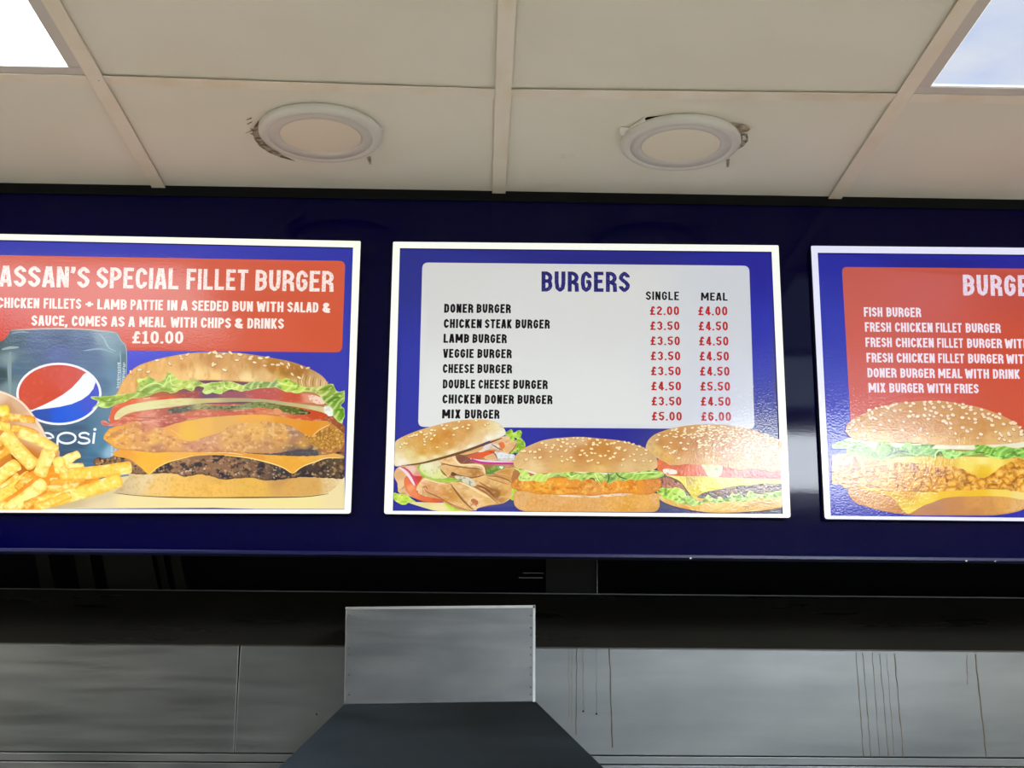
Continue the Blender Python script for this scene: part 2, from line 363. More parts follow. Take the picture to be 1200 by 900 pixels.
# ------------------------------------------------------------------ fascia
ZB = ZC+0.2864; ZT = ZCEIL-0.0135
fas = empty('sign_fascia', (0.1, D, ZB), 'long glossy navy blue sign board under the ceiling that carries the menu boxes', 'sign board')
seams = [XL, -1.12, 0.0, 1.12, XR]
for i in range(4):
    bm = B(); box(bm, seams[i]+0.0001, seams[i+1]-0.0001, D, D+0.018, ZB+0.004, ZT, 0.0002); obj('panel', bm, M['fascia'], fas)
bm = B(); box(bm, XL, XR, D-0.0015, D+0.03, ZB-0.0008, ZB+0.005, 0.0008); obj('bottom_edge', bm, M['fascia_edge'], fas)
bm = B(); box(bm, XL, XR, D+0.02, D+0.10, ZB+0.03, ZB+0.10); box(bm, XL, XR, D+0.02, D+0.10, ZT-0.10, ZT-0.03)
for x in (-2.4, -1.2, 0.3, 1.5, 2.7): box(bm, x, x+0.05, D+0.02, D+0.10, ZB+0.10, ZT-0.10)
obj('back_framing', bm, M['black'], fas)
for x, w in ((808, 5), (1131, 4), (1165, 3)):             # chips on the lower edge
    h = hit(x, 654.5 if x < 900 else 657, 1, D-0.001)
    bm = B(); box(bm, h[0], h[0]+w*0.0007, D-0.003, D-0.001, ZB-0.002, ZB+0.0002); obj('edge_chip', bm, M['lampmetal'], fas)

# ------------------------------------------------------------------ printing on the boards
YS = D-0.0095                                             # the printed sheet; the frame stands 5 mm in front of it
LY = 0.00013
def P(px, py, layer=0): return hit(px, py, 1, YS-layer*LY)
def hash2(ix, iy, s):
    h = (ix.astype(np.int64)*374761393+iy.astype(np.int64)*668265263+s*1442695041) & 0x7fffffff
    h = ((h ^ (h >> 13))*1274126177) & 0x7fffffff
    return ((h ^ (h >> 16)) & 0xffff)/65535.0
def vnoise(x, y, s):
    ix = np.floor(x); iy = np.floor(y); fx = x-ix; fy = y-iy; fx = fx*fx*(3-2*fx); fy = fy*fy*(3-2*fy)
    a = hash2(ix, iy, s); b = hash2(ix+1, iy, s); c = hash2(ix, iy+1, s); d = hash2(ix+1, iy+1, s)
    return (a*(1-fx)+b*fx)*(1-fy)+(c*(1-fx)+d*fx)*fy
def fbm(x, y, s, o=3):
    t = 0; a = 0.5; n = 0
    for k in range(o): t = t+a*vnoise(x*2**k, y*2**k, s+k*17); n += a; a *= 0.5
    return t/n
def sstep(a, b, x): t = np.clip((x-a)/(b-a), 0, 1); return t*t*(3-2*t)
def smooth_poly(pts, closed=True, sub=4):
    n = len(pts); out = []
    p = np.array(pts, float)
    for i in range(n):
        p0, p1, p2, p3 = p[(i-1) % n], p[i], p[(i+1) % n], p[(i+2) % n]
        for k in range(sub):
            t = k/sub
            out.append(0.5*((2*p1)+(-p0+p2)*t+(2*p0-5*p1+4*p2-p3)*t*t+(-p0+3*p1-3*p2+p3)*t**3))
    return np.array(out)
def inside(q, poly):
    x, y = q[:, 0], q[:, 1]; c = np.zeros(len(q), bool); n = len(poly); j = n-1
    for i in range(n):
        xi, yi = poly[i]; xj, yj = poly[j]
        if yi != yj:
            m_ = ((yi > y) != (yj > y)) & (x < (xj-xi)*(y-yi)/(yj-yi)+xi); c ^= m_
        j = i
    return c
def edist(q, poly):
    a = poly; b = np.roll(poly, -1, 0); d2 = np.full(len(q), 1e9)
    for p, r in zip(a, b):
        e = r-p; l = (e*e).sum()
        if l < 1e-9: continue
        t = np.clip(((q-p)@e)/l, 0, 1); w = q-(p+t[:, None]*e); d2 = np.minimum(d2, (w*w).sum(1))
    return np.sqrt(d2)

class Picture:
    """a print made of coloured ink shapes on one sheet; everything in one mesh"""
    def __init__(s): s.v = []; s.f = []; s.c = []; s.layer = 1; s.clip = None
    def add(s, q, tris, col):
        base = len(s.v); h = P(q[:, 0], q[:, 1], s.layer); s.v.extend(map(tuple, h)); s.c.extend(map(tuple, col))
        s.f.extend([(base+a, base+b, base+c) for a, b, c in tris])
    def paint(s, pts, ctrl, fx=(), tr=None, sub=4, res=1.5, jag=0.0, sharp=False, up=True):
        """pts: outline; tr=(ox,oy,scale) of a crop; ctrl: (x,y,colour) points or one colour; fx: effects"""
        T = (lambda p: (tr[0]+p[0]/tr[2], tr[1]+p[1]/tr[2])) if tr else (lambda p: p)
        poly = np.array([T(p) for p in pts], float)
        if not sharp: poly = smooth_poly(poly, sub=sub)
        if s.clip:
            poly[:, 0] = np.clip(poly[:, 0], s.clip[0], s.clip[2]); poly[:, 1] = np.clip(poly[:, 1], s.clip[1], s.clip[3])
        if jag:                                            # ragged outline
            seg = []
            for i in range(len(poly)):
                a, b = poly[i], poly[(i+1) % len(poly)]; n = max(1, int(np.hypot(*(b-a))/1.6))
                for k in range(n): seg.append(a+(b-a)*k/n)
            poly = np.array(seg); ctr = poly.mean(0)
            nz = fbm(poly[:, 0]*0.35, poly[:, 1]*0.35, 5+len(poly), 3)-0.5
            t = np.roll(poly, -1, 0)-np.roll(poly, 1, 0); ln = np.maximum(np.hypot(t[:, 0], t[:, 1]), 1e-6)
            poly = poly+np.stack([t[:, 1], -t[:, 0]], 1)/ln[:, None]*(nz*jag*2)[:, None]
            if s.clip:
                poly[:, 0] = np.clip(poly[:, 0], s.clip[0], s.clip[2]); poly[:, 1] = np.clip(poly[:, 1], s.clip[1], s.clip[3])
        keep = [i for i in range(len(poly)) if np.hypot(*(poly[i]-poly[i-1])) > 0.02]
        poly = poly[keep]
        x0, y0 = poly.min(0); x1, y1 = poly.max(0)
        gx, gy = np.meshgrid(np.arange(x0, x1, res), np.arange(y0, y1, res*0.87)); gx = gx+(np.arange(gx.shape[0]) % 2)[:, None]*res*0.5
        g = np.stack([gx.ravel(), gy.ravel()], 1); g = g[inside(g, poly)]
        if len(g): g = g[edist(g, poly) > res*0.35]
        vs = [Vector(p) for p in poly]+[Vector(p) for p in g]; n = len(poly)
        r = delaunay_2d_cdt(vs, [(i, (i+1) % n) for i in range(n)], [], 0, 1e-5)
        q = np.array([tuple(v) for v in r[0]]); tris = np.array([f for f in r[2] if len(f) == 3])
        cen = q[tris].mean(1); tris = tris[inside(cen, poly)]
        s.add(q, tris, lin(s.colour(q, poly, ctrl, fx, T)))
        if up: s.layer += 1
    def colour(s, q, poly, ctrl, fx, T):
        if isinstance(ctrl, tuple): col = np.tile(np.array(ctrl, float), (len(q), 1))
        else:
            cp = np.array([T(c[:2]) for c in ctrl]); cc = np.array([c[2] for c in ctrl], float)
            d = ((q[:, None, :]-cp[None])**2).sum(2)+2.0; w = d**-1.6; w /= w.sum(1, keepdims=True); col = w@cc
        for e in fx:
            if e[0] == 'n':                                # noise patches: colour, amp, scale x, scale y, lo, hi, seed
                _, c2, amp, sx, sy, lo, hi, sd = e
                f = sstep(lo, hi, fbm(q[:, 0]/sx, q[:, 1]/sy, sd, 3))*amp
            elif e[0] == 'e':                              # rim of the shape
                _, c2, amp, w_ = e; f = (1-sstep(0, w_, edist(q, poly)))*amp
            elif e[0] == 'v':                              # crumbs: dark creases between cells, light tops
                _, dark, light, cell, amp, sd = e
                X = q[:, 0]/cell+1.5*fbm(q[:, 0]/cell*0.8, q[:, 1]/cell*0.8, sd+9, 3); Y = q[:, 1]/(cell*0.8)+1.5*fbm(q[:, 1]/cell*0.8, q[:, 0]/cell*0.8, sd+5, 3)
                ix = np.floor(X); iy = np.floor(Y); d1 = np.full(len(q), 9.0); d2 = d1.copy()
                for dx in (-1, 0, 1):
                    for dy in (-1, 0, 1):
                        a = ix+dx+hash2(ix+dx, iy+dy, sd); b = iy+dy+hash2(ix+dx, iy+dy, sd+1)
                        d = np.hypot(X-a, Y-b); d2 = np.where(d < d1, d1, np.minimum(d2, d)); d1 = np.minimum(d1, d)
                g = d2-d1; f1 = (1-sstep(0.0, 0.34, g))*amp*(0.35+0.65*hash2(ix, iy, sd+3)); f2 = sstep(0.3, 0.9, g)*amp
                col = col*(1-f1[:, None])+np.array(dark)*f1[:, None]; col = col*(1-f2[:, None])+np.array(light)*f2[:, None]; continue
            elif e[0] == 'w':                              # wavy streaks along x: colour, amp, period, slope, seed
                _, c2, amp, per, ax, ay, sd = e
                ph = (q[:, 0]*ax+q[:, 1]*ay)/per+2.2*fbm(q[:, 0]/per/2.5, q[:, 1]/per/2.5, sd, 2)
                f = sstep(0.45, 1.0, 0.5+0.5*np.sin(ph*6.283))*amp
            elif e[0] == 'y':                              # vertical ramp y0..y1
                _, c2, amp, ya, yb = e; f = sstep(ya, yb, q[:, 1])*amp if yb > ya else (1-sstep(yb, ya, q[:, 1]))*amp
            f = f[:, None]; col = col*(1-f)+np.array(c2, float)*f
        return np.clip(col, 0, 255)
    def seeds(s, pts, tr=None, size=(1.7, 1.0), col=(250, 228, 185), seed=1, ang=None):
        rg = random.Random(seed); T = (lambda p: (tr[0]+p[0]/tr[2], tr[1]+p[1]/tr[2])) if tr else (lambda p: p)
        for p in pts:
            x, y = T(p); a = (rg.uniform(-0.5, 0.5) if ang is None else rg.gauss(ang, 0.45)); sc = rg.uniform(0.8, 1.2)
            if len(p) > 2: a = p[2]
            for lay, (k, c, oy) in enumerate(((1.22, (190, 128, 70), 0.25), (1.0, col, 0))):
                n = 9; ca, sa = math.cos(a), math.sin(a); q = [(x, y+oy)]
                for i in range(n):
                    t = 2*math.pi*i/n; u = size[0]*sc*k*math.cos(t)*(1+0.15*math.cos(t)); v = size[1]*sc*k*math.sin(t); q.append((x+u*ca-v*sa, y+oy+u*sa+v*ca))
                q = np.array(q)
                if s.clip: q[:, 0] = np.clip(q[:, 0], s.clip[0], s.clip[2]); q[:, 1] = np.clip(q[:, 1], s.clip[1], s.clip[3])
                cc = np.array(c, float)+rg.uniform(-10, 8); h = s.layer; s.layer = h+lay*0.5
                cl = np.tile(cc, (n+1, 1)); cl[1:] -= 12
                s.add(q, [(0, i+1, (i+1) % n+1) for i in range(n)], lin(np.clip(cl, 0, 255))); s.layer = h
        s.layer += 1
    def line(s, pts, w, col, tr=None, up=True, taper=True):
        T = (lambda p: (tr[0]+p[0]/tr[2], tr[1]+p[1]/tr[2])) if tr else (lambda p: p)
        q = np.array([T(p) for p in pts], float); n = len(q)
        if n > 2:
            o = []
            for i in range(n-1):
                p0, p1, p2, p3 = q[max(i-1, 0)], q[i], q[i+1], q[min(i+2, n-1)]
                for k in range(5):
                    t = k/5; o.append(0.5*((2*p1)+(-p0+p2)*t+(2*p0-5*p1+4*p2-p3)*t*t+(-p0+3*p1-3*p2+p3)*t**3))
            o.append(q[-1]); q = np.array(o)
        t = np.gradient(q, axis=0); t /= np.maximum(np.hypot(t[:, 0], t[:, 1]), 1e-6)[:, None]; nn = np.stack([-t[:, 1], t[:, 0]], 1)
        k = np.sin(np.linspace(0.12, math.pi-0.12, len(q)))**0.6 if taper else np.ones(len(q))
        a = q+nn*(w/2*k)[:, None]; b = q-nn*(w/2*k)[:, None]; m_ = len(q)
        if s.clip:
            for z in (a, b): z[:, 0] = np.clip(z[:, 0], s.clip[0], s.clip[2]); z[:, 1] = np.clip(z[:, 1], s.clip[1], s.clip[3])
        s.add(np.vstack([a, b]), [(i, i+1, m_+i) for i in range(m_-1)]+[(i+1, m_+i+1, m_+i) for i in range(m_-1)], lin(np.tile(np.array(col, float), (2*m_, 1))))
        if up: s.layer += 1
    def build(s, name, parent, mat=None, **props):
        me = bpy.data.meshes.new(name); o0 = origin(parent)
        me.from_pydata([(a[0]-o0.x, a[1]-o0.y, a[2]-o0.z) for a in s.v], [], s.f)
        at = me.color_attributes.new('ink', 'FLOAT_COLOR', 'POINT')
        c = np.ones((len(s.c), 4)); c[:, :3] = np.array(s.c); at.data.foreach_set('color', c.ravel())
        me.materials.append(mat or M['ink']); me.update()
        bmm = bmesh.new(); bmm.from_mesh(me)
        for f in bmm.faces:
            f.normal_update()
            if f.normal.y > 0: f.normal_flip()
        bmm.to_mesh(me); bmm.free()
        o = bpy.data.objects.new(name, me)
        for k, v in props.items(): o[k] = v
        return link(o, parent)

# condensed capital lettering drawn as strokes; unit height
def glyph(ch, S=0.19, c=0.13):
    W = 0.47
    if ch in 'MW': W = 0.68
    if ch in 'I.,': W = 0.0
    if ch == "'": W = 0.0
    if ch == 'J' or ch == 'L' or ch == 'F' or ch == 'E': W = 0.42
    if ch == '1': W = 0.38
    if ch == '+': W = 0.42
    if ch == '&': W = 0.5
    h = S/2
    if W == 0:
        if ch == 'I': return S, [[(h, 0), (h, 1)]]
        if ch == '.': return S, [[(h, 0), (h, S)]]
        if ch == ',': return S, [[(h, S), (h, 0), (h*0.3, -0.14)]]
        return S, [[(h, 1), (h, 0.84), (h*0.4, 0.7)]]
    l, r, b, t, m = h, W-h, h, 1-h, W/2
    ring = [(l, t-c), (l+c, t), (r-c, t), (r, t-c), (r, b+c), (r-c, b), (l+c, b), (l, b+c), (l, t-c)]
    cc = [(r, 0.68), (r, t-c), (r-c, t), (l+c, t), (l, t-c), (l, b+c), (l+c, b), (r-c, b), (r, b+c), (r, 0.32)]
    V = [(l, 0), (l, 1)]
    G = {
     'A': [[(l*0.8, 0), (m-0.035, 1)], [(W-l*0.8, 0), (m+0.035, 1)], [(l+0.06, 0.27), (r-0.06, 0.27)]],
     'B': [V, [(l, t), (r-c, t), (r, t-c), (r, 0.52+c*0.6), (r-c*0.7, 0.52), (l, 0.52)], [(r-c*0.7, 0.52), (r, 0.52-c*0.6), (r, b+c), (r-c, b), (l, b)]],
     'C': [cc], 'D': [V, [(l, t), (r-c, t), (r, t-c), (r, b+c), (r-c, b), (l, b)]],
     'E': [V, [(l, t), (W, t)], [(l, 0.52), (W-0.05, 0.52)], [(l, b), (W, b)]], 'F': [V, [(l, t), (W, t)], [(l, 0.50), (W-0.05, 0.50)]],
     'G': [cc[:-1]+[(r, 0.5), (m, 0.5)]], 'H': [V, [(r, 0), (r, 1)], [(l, 0.51), (r, 0.51)]],
     'K': [V, [(r+0.01, 1), (l+0.07, 0.5)], [(l+0.07, 0.56), (r+0.02, 0)]], 'L': [V, [(l, b), (W, b)]],
     'M': [V, [(r, 0), (r, 1)], [(l+0.02, 0.98), (m, 0.25)], [(r-0.02, 0.98), (m, 0.25)]], 'N': [V, [(r, 0), (r, 1)], [(l+0.01, 0.97), (r-0.01, 0.03)]],
     'O': [ring], '0': [ring], 'P': [V, [(l, t), (r-c, t), (r, t-c), (r, 0.45+c), (r-c, 0.45), (l, 0.45)]],
     'R': [V, [(l, t), (r-c, t), (r, t-c), (r, 0.47+c), (r-c, 0.47), (l, 0.47)], [(m, 0.47), (r, 0.36), (r+0.02, 0)]],
     'S': [[(r, 0.72), (r, t-c), (r-c, t), (l+c, t), (l, t-c), (l, 0.64), (r, 0.40), (r, b+c), (r-c, b), (l+c, b), (l, b+c), (l, 0.29)]],
     'T': [[(0, t), (W, t)], [(m, 0), (m, 1)]], 'U': [[(l, 1), (l, b+c), (l+c, b), (r-c, b), (r, b+c), (r, 1)]],
     'V': [[(l*0.8, 1), (m-0.03, 0)], [(W-l*0.8, 1), (m+0.03, 0)]],
     'W': [[(l*0.8, 1), (W*0.28, 0)], [(W*0.28, 0), (m, 0.85)], [(m, 0.85), (W*0.72, 0)], [(W*0.72, 0), (W-l*0.8, 1)]],
     'X': [[(l, 1), (r, 0)], [(r, 1), (l, 0)]], 'Y': [[(l, 1), (m, 0.45), (m, 0)], [(r, 1), (m, 0.45)]],
     '1': [[(m, 0), (m, 1)], [(0, b*0.7), (W, b*0.7)], [(m, 0.93), (0.02, 0.80)]],
     '2': [[(l, 0.72), (l, t-c), (l+c, t), (r-c, t), (r, t-c), (r, 0.62), (l, 0.22), (l, b), (W, b)]],
     '3': [[(l, 0.74), (l, t-c), (l+c, t), (r-c, t), (r, t-c), (r, 0.60), (r-c, 0.52), (m, 0.52)], [(r-c, 0.52), (r, 0.44), (r, b+c), (r-c, b), (l+c, b), (l, b+c), (l, 0.26)]],
     '4': [[(r-0.06, 0), (r-0.06, 1)], [(r-0.08, 0.98), (l, 0.30)], [(l*0.6, 0.24), (W+0.03, 0.24)]],
     '5': [[(W, t), (l, t), (l, 0.53), (r-c, 0.56), (r, 0.46), (r, b+c), (r-c, b), (l+c, b), (l, b+c), (l, 0.28)]],
     '6': [[(r, 0.72), (r, t-c), (r-c, t), (l+c, t), (l, t-c), (l, b+c), (l+c, b), (r-c, b), (r, b+c), (r, 0.48), (r-c, 0.56), (l, 0.56)]],
     '£': [[(r, 0.74), (r, t-c), (r-c, t), (l+0.09+c, t), (l+0.09, t-c), (l+0.09, b)], [(0, b), (W, b)], [(0, 0.47), (W*0.8, 0.47)]],
     '+': [[(0, 0.48), (W, 0.48)], [(m, 0.24), (m, 0.72)]],
     '&': [[(r+0.02, 0), (l+0.03, 0.68), (l+0.03, t-c), (m-0.04, t), (r-0.08, t-c*0.7), (r-0.08, 0.72), (l, 0.40), (l, b+c), (l+c, b), (r-c, b), (r+0.02, 0.42)]],
    }
    return W, G[ch]
class Text:
    def __init__(s, S=0.19, layer=3): s.v = []; s.f = []; s.S = S; s.layer = layer
    def stroke(s, pts, w, mp):
        q = np.array(pts, float); n = len(q); loop = np.allclose(q[0], q[-1]) and n > 3
        if n > 3:                                          # round the chamfered corners
            o = [] if loop else [q[0]]
            for i in range(n-1):
                a, b = q[i], q[i+1]
                if loop or i > 0: o.append(a*0.72+b*0.28)
                if loop or i < n-2: o.append(a*0.28+b*0.72)
            o.append(o[0] if loop else q[-1]); q = np.array(o); n = len(q)
        L_, R_ = [], []
        for i in range(n):
            a = q[i]-q[i-1] if i > 0 else (q[-1]-q[-2] if loop else None); b = q[i+1]-q[i] if i < n-1 else (q[1]-q[0] if loop else None)
            if a is None: a = b
            if b is None: b = a
            a = a/max(np.hypot(*a), 1e-9); b = b/max(np.hypot(*b), 1e-9); na = np.array([-a[1], a[0]]); nb = np.array([-b[1], b[0]])
            k = na+nb; l = np.hypot(*k)
            k = k/l*min(1/max(l/2, 0.3), 1.6) if l > 0.2 else nb
            L_.append(q[i]+k*w/2); R_.append(q[i]-k*w/2)
        base = len(s.v)
        for a, b in zip(L_, R_): s.v.append(mp(a)); s.v.append(mp(b))
        for i in range(n-1): s.f.append((base+2*i, base+2*i+1, base+2*i+3, base+2*i+2))
    def word(s, txt, x0, x1, y0, y1, h, lean=0.0, gap=0.085):
        """baseline from (x0,y0) to (x1,y1) in photo pixels, cap height h; lean = dx per unit up"""
        gl = [glyph(ch, s.S) for ch in txt]; tot = sum(g[0] for g in gl)+gap*(len(gl)-1); x = 0.0
        for W, st in gl:
            def mp(p, x=x):
                u = (x+p[0])/tot; px = x0+(x1-x0)*u+lean*p[1]*h; py = y0+(y1-y0)*u-p[1]*h
                return tuple(P(px, py, s.layer))
            for k in st: s.stroke(k, s.S, mp)
            x += W+gap
    def build(s, name, parent, mat, **props):
        o0 = origin(parent); me = bpy.data.meshes.new(name)
        me.from_pydata([(a[0]-o0.x, a[1]-o0.y, a[2]-o0.z) for a in s.v], [], s.f); me.materials.append(mat)
        bmm = bmesh.new(); bmm.from_mesh(me)
        for f in bmm.faces:
            f.normal_update()
            if f.normal.y > 0: f.normal_flip()
        bmm.to_mesh(me); bmm.free()
        o = bpy.data.objects.new(name, me)
        for k, v in props.items(): o[k] = v
        return link(o, parent)

def rounded(corners, r, seg=6):
    """quad in pixels (tl,tr,br,bl) with rounded corners; r may be a list"""
    out = []; n = 4; rs = r if isinstance(r, (list, tuple)) else [r]*4
    for i in range(n):
        p = np.array(corners[i], float); a = np.array(corners[i-1], float)-p; b = np.array(corners[(i+1) % n], float)-p
        a /= np.hypot(*a); b /= np.hypot(*b); rr = rs[i]
        if rr <= 0: out.append(tuple(p)); continue
        for k in range(seg+1):
            t = k/seg; p0 = p+a*rr; p2 = p+b*rr; out.append(tuple((1-t)**2*p0+2*t*(1-t)*p+t*t*p2))
    return out
YF = D-0.0145                                             # front face of the frames
def frame(parent, outer, inner, mats, rad):
    o = rounded(outer, rad); i_ = rounded(inner, [max(0.3, 0.3)]*4)
    n = len(o); bm = B()
    oo = [hit(p[0], p[1], 1, YF) for p in o]; ii = [hit(p[0], p[1], 1, YF) for p in i_]
    def ring(pts, y): return [bm.verts.new((p[0], y, p[2])) for p in pts]
    of, inf, ob, ib = ring(oo, YF), ring(ii, YF), ring(oo, D-0.0002), ring(ii, YS+0.001)
    for k in range(n):
        j = (k+1) % n
        f1 = bm.faces.new((of[k], of[j], inf[j], inf[k])); f1.material_index = 0
        f2 = bm.faces.new((of[k], ob[k], ob[j], of[j])); f2.material_index = 1
        f3 = bm.faces.new((inf[k], inf[j], ib[j], ib[k])); f3.material_index = 1
    bmesh.ops.recalc_face_normals(bm, faces=bm.faces)
    return obj('frame', bm, mats, parent)
def sheet_quad(bm, quad, y):
    vs = [bm.verts.new((h[0], y, h[2])) for h in (hit(p[0], p[1], 1, y) for p in quad)]; f = bm.faces.new(vs); f.normal_update()
    if f.normal.y > 0: f.normal_flip()
def housing(parent, outer):
    h = [hit(p[0], p[1], 1, D) for p in outer]; bm = B()
    x0 = max(h[0][0], h[3][0])+0.004; x1 = min(h[1][0], h[2][0])-0.004; z0 = max(h[2][2], h[3][2])+0.004; z1 = min(h[0][2], h[1][2])-0.004
    box(bm, x0, x1, YS+0.0012, D-0.0004, z0, z1); obj('housing', bm, M['frame_side'], parent)
def board(outer, inner, label, sheet_ctrl, frame_col, glow, rad=(1.5, 1.5, 3.5, 3.5)):
    h = [hit(p[0], p[1], 1, D) for p in outer]
    t = empty('menu_light_box', (float((h[0][0]+h[1][0])/2), D, float(h[2][2])), label, 'menu board', 'backlit menu boards on the fascia')
    fm = print_mat('frame_acrylic', frame_col, glow=glow)
    frame(t, outer, inner, [fm, M['frame_side']], rad)
    housing(t, outer)
    pic = Picture(); pic.layer = 0
    e = 1.2; q = [(inner[0][0]-e, inner[0][1]-e), (inner[1][0]+e, inner[1][1]-e), (inner[2][0]+e, inner[2][1]+e), (inner[3][0]-e, inner[3][1]+e)]
    pic.paint(q, sheet_ctrl, sharp=True, res=12); pic.build('printed_sheet', t)
    return t
def text_panel(t, quad, r, ctrl, name='text_panel'):
    pic = Picture(); pic.layer = 1; pic.paint(rounded(quad, r), ctrl, sharp=True, res=12); pic.build(name, t)

WHITE = (250, 236, 230)
# ================================================================== left board
oL = [(-54, 273.0), (422.7, 282.5), (411.1, 601.9), (-61, 600.5)]; iL = [(-44, 280.2), (413.8, 290.0), (403.8, 597.2), (-52, 596.4)]
left = board(oL, iL, 'lit menu board showing a drink can, chips and tall burger',
    [(0, 290, (62, 66, 172)), (200, 290, (64, 66, 175)), (400, 300, (52, 58, 165)), (150, 440, (84, 86, 205)), (400, 460, (58, 62, 172)), (400, 560, (60, 66, 165))], (255, 255, 240), 0.86)
text_panel(left, [(-25, 298.6), (404.6, 305.8), (400.8, 413), (-28, 409)], 7, [(0, 300, (212, 104, 88)), (150, 320, (216, 104, 90)), (240, 350, (212, 98, 76)), (300, 400, (210, 94, 68)), (390, 320, (210, 92, 64)), (390, 400, (208, 88, 58)), (0, 400, (206, 76, 62))])  # left side lightened in the ink where the lit panel reflects
mh = print_mat('ink_cream_worn', (250, 232, 226), worn=((232, 168, 156), 560, 0.585)); mc = print_mat('ink_cream', (250, 234, 226))
tx = Text(0.162)
for w, a, b in (("HASSAN'S", -17.5, 104.5), ('SPECIAL', 112.8, 209), ('FILLET', 218.3, 290.3), ('BURGER', 299, 390.3)):
    tx.word(w, a, b, 335.6+a*0.0163, 335.6+b*0.0163, 24.3, 0.035)
tx.build('heading', left, mh)
tx = Text(0.178)
for w, a, b in (('CHICKEN', -3, 45.9), ('FILLETS', 51, 95), ('+', 100, 109), ('LAMB', 114, 148.2), ('PATTIE', 152.8, 190.8), ('IN', 196, 207.6), ('A', 212, 219.6), ('SEEDED', 224.7, 267.4), ('BUN', 272.4, 296.2), ('WITH', 300.8, 332), ('SALAD', 336.6, 372.9), ('&', 377.8, 387)):
    tx.word(w, a, b, 360.6+a*0.0152, 360.6+b*0.0152, 11.9, 0.03)
tx.build('text_line', left, mc)
tx = Text(0.178)
for w, a, b in (('SAUCE,', 36.7, 79), ('COMES', 84, 125.2), ('AS', 130.2, 145.8), ('A', 150.4, 157.7), ('MEAL', 163.2, 194.4), ('WITH', 199.9, 230.5), ('CHIPS', 235.3, 270.5), ('&', 275, 284.8), ('DRINKS', 289.8, 332.5)):
    tx.word(w, a, b, 381.0+a*0.0130, 381.0+b*0.0130, 12.0, 0.03)
tx.build('text_line', left, mc)
tx = Text(0.16); tx.word('£10.00', 155, 214.5, 402.2, 402.6, 14.2, 0.02, gap=0.11); tx.build('price', left, mc)

# --- the can
pc = Picture(); pc.layer = 2; pc.clip = (-52, 292, 403.6, 597.0)
can = [(12.7, 387), (30, 385.2), (67, 384.6), (110, 385.8), (136, 389.5), (142, 399), (148, 409), (148.3, 460), (146, 520), (144, 570), (60, 580), (-2, 575), (-4, 470), (-4, 408), (4, 399), (11, 391)]
pc.paint(can, [(0, 400, (64, 84, 92)), (2, 440, (62, 80, 84)), (10, 420, (128, 148, 152)), (11, 455, (120, 142, 148)), (20, 430, (84, 108, 130)), (40, 400, (88, 104, 138)), (70, 395, (78, 92, 124)), (70, 415, (98, 112, 160)),
    (100, 400, (92, 108, 142)), (110, 420, (98, 118, 150)), (120, 393, (140, 158, 170)), (128, 405, (134, 158, 172)), (137, 415, (126, 154, 168)), (132, 440, (110, 142, 166)), (144, 420, (96, 120, 130)), (140, 460, (118, 150, 168)), (120, 450, (96, 122, 150)),
    (50, 510, (66, 88, 110)), (90, 515, (62, 88, 114)), (80, 545, (58, 84, 108)), (110, 540, (66, 106, 138)), (118, 520, (84, 128, 156)), (130, 530, (146, 182, 204)), (140, 540, (110, 150, 174)), (20, 400, (76, 96, 112)), (8, 405, (82, 100, 106))],
    fx=[('n', (120, 140, 172), 0.25, 30, 3, 0.45, 0.75, 3)], res=2)
pc.line([(13, 387.3), (40, 385.6), (67, 385.2), (100, 386), (136, 390)], 1.8, (196, 176, 168))
pc.line([(136, 390), (142, 399.5), (148, 409), (148.2, 445)], 0.9, (168, 190, 198))
pc.line([(2, 409.5), (12, 407.5), (22, 407)], 3.2, (150, 168, 170)); pc.line([(98, 411), (118, 409), (134, 414)], 2.0, (150, 170, 188)); pc.line([(116, 391), (122, 397), (127, 407), (136, 412)], 2.4, (156, 178, 188)); pc.line([(13, 391), (24, 389), (34, 389.5)], 2.4, (124, 142, 158))
pc.line([(12, 412), (11, 430), (12, 462)], 5, (132, 154, 156)); pc.line([(141, 412), (141.5, 440), (140, 462)], 1.6, (152, 184, 196))
ell = lambda cx, cy, rx, ry, n=40, a0=0, a1=360, rot=0: [(cx+rx*math.cos(math.radians(a0+(a1-a0)*i/n))*math.cos(rot)-ry*math.sin(math.radians(a0+(a1-a0)*i/n))*math.sin(rot), cy+rx*math.cos(math.radians(a0+(a1-a0)*i/n))*math.sin(rot)+ry*math.sin(math.radians(a0+(a1-a0)*i/n))*math.cos(rot)) for i in range(n)]
pc.paint(ell(69, 461.6, 50, 36.6), (238, 238, 246), sharp=True, res=6)
E0 = ell(69, 461.6, 47.2, 34.0, 120)
red_low = [(38, 480.2), (50, 475), (62, 469.2), (74, 462.2), (84, 454.6), (93, 445), (98, 438.5), (101.5, 434.2)]
# red: upper-left arc of the disc closed by the lower curve
def arc(a, b, n=30): return [(69+47.2*math.cos(math.radians(a+(b-a)*i/n)), 461.6+34.0*math.sin(math.radians(a+(b-a)*i/n))) for i in range(n+1)]
pc.paint(arc(147, 313)+red_low[::-1][1:], [(40, 450, (206, 82, 60)), (60, 470, (204, 78, 56)), (80, 440, (210, 92, 82)), (95, 440, (206, 92, 88)), (60, 432, (204, 86, 74))], fx=[('n', (226, 120, 110), 0.3, 4, 4, 0.55, 0.8, 8)], sharp=True, res=3, up=False)
blue_top = [(41, 480.5), (56, 478.6), (70, 476.8), (84, 473.6), (96, 468.4), (104, 462.6), (109.5, 455.6), (112, 448), (112.2, 444)]
pc.paint(blue_top+arc(329, 504)[1:-1], [(50, 490, (52, 84, 170)), (70, 490, (42, 92, 214)), (85, 485, (50, 96, 214)), (105, 470, (74, 90, 204)), (112, 455, (84, 96, 200))], sharp=True, res=3)
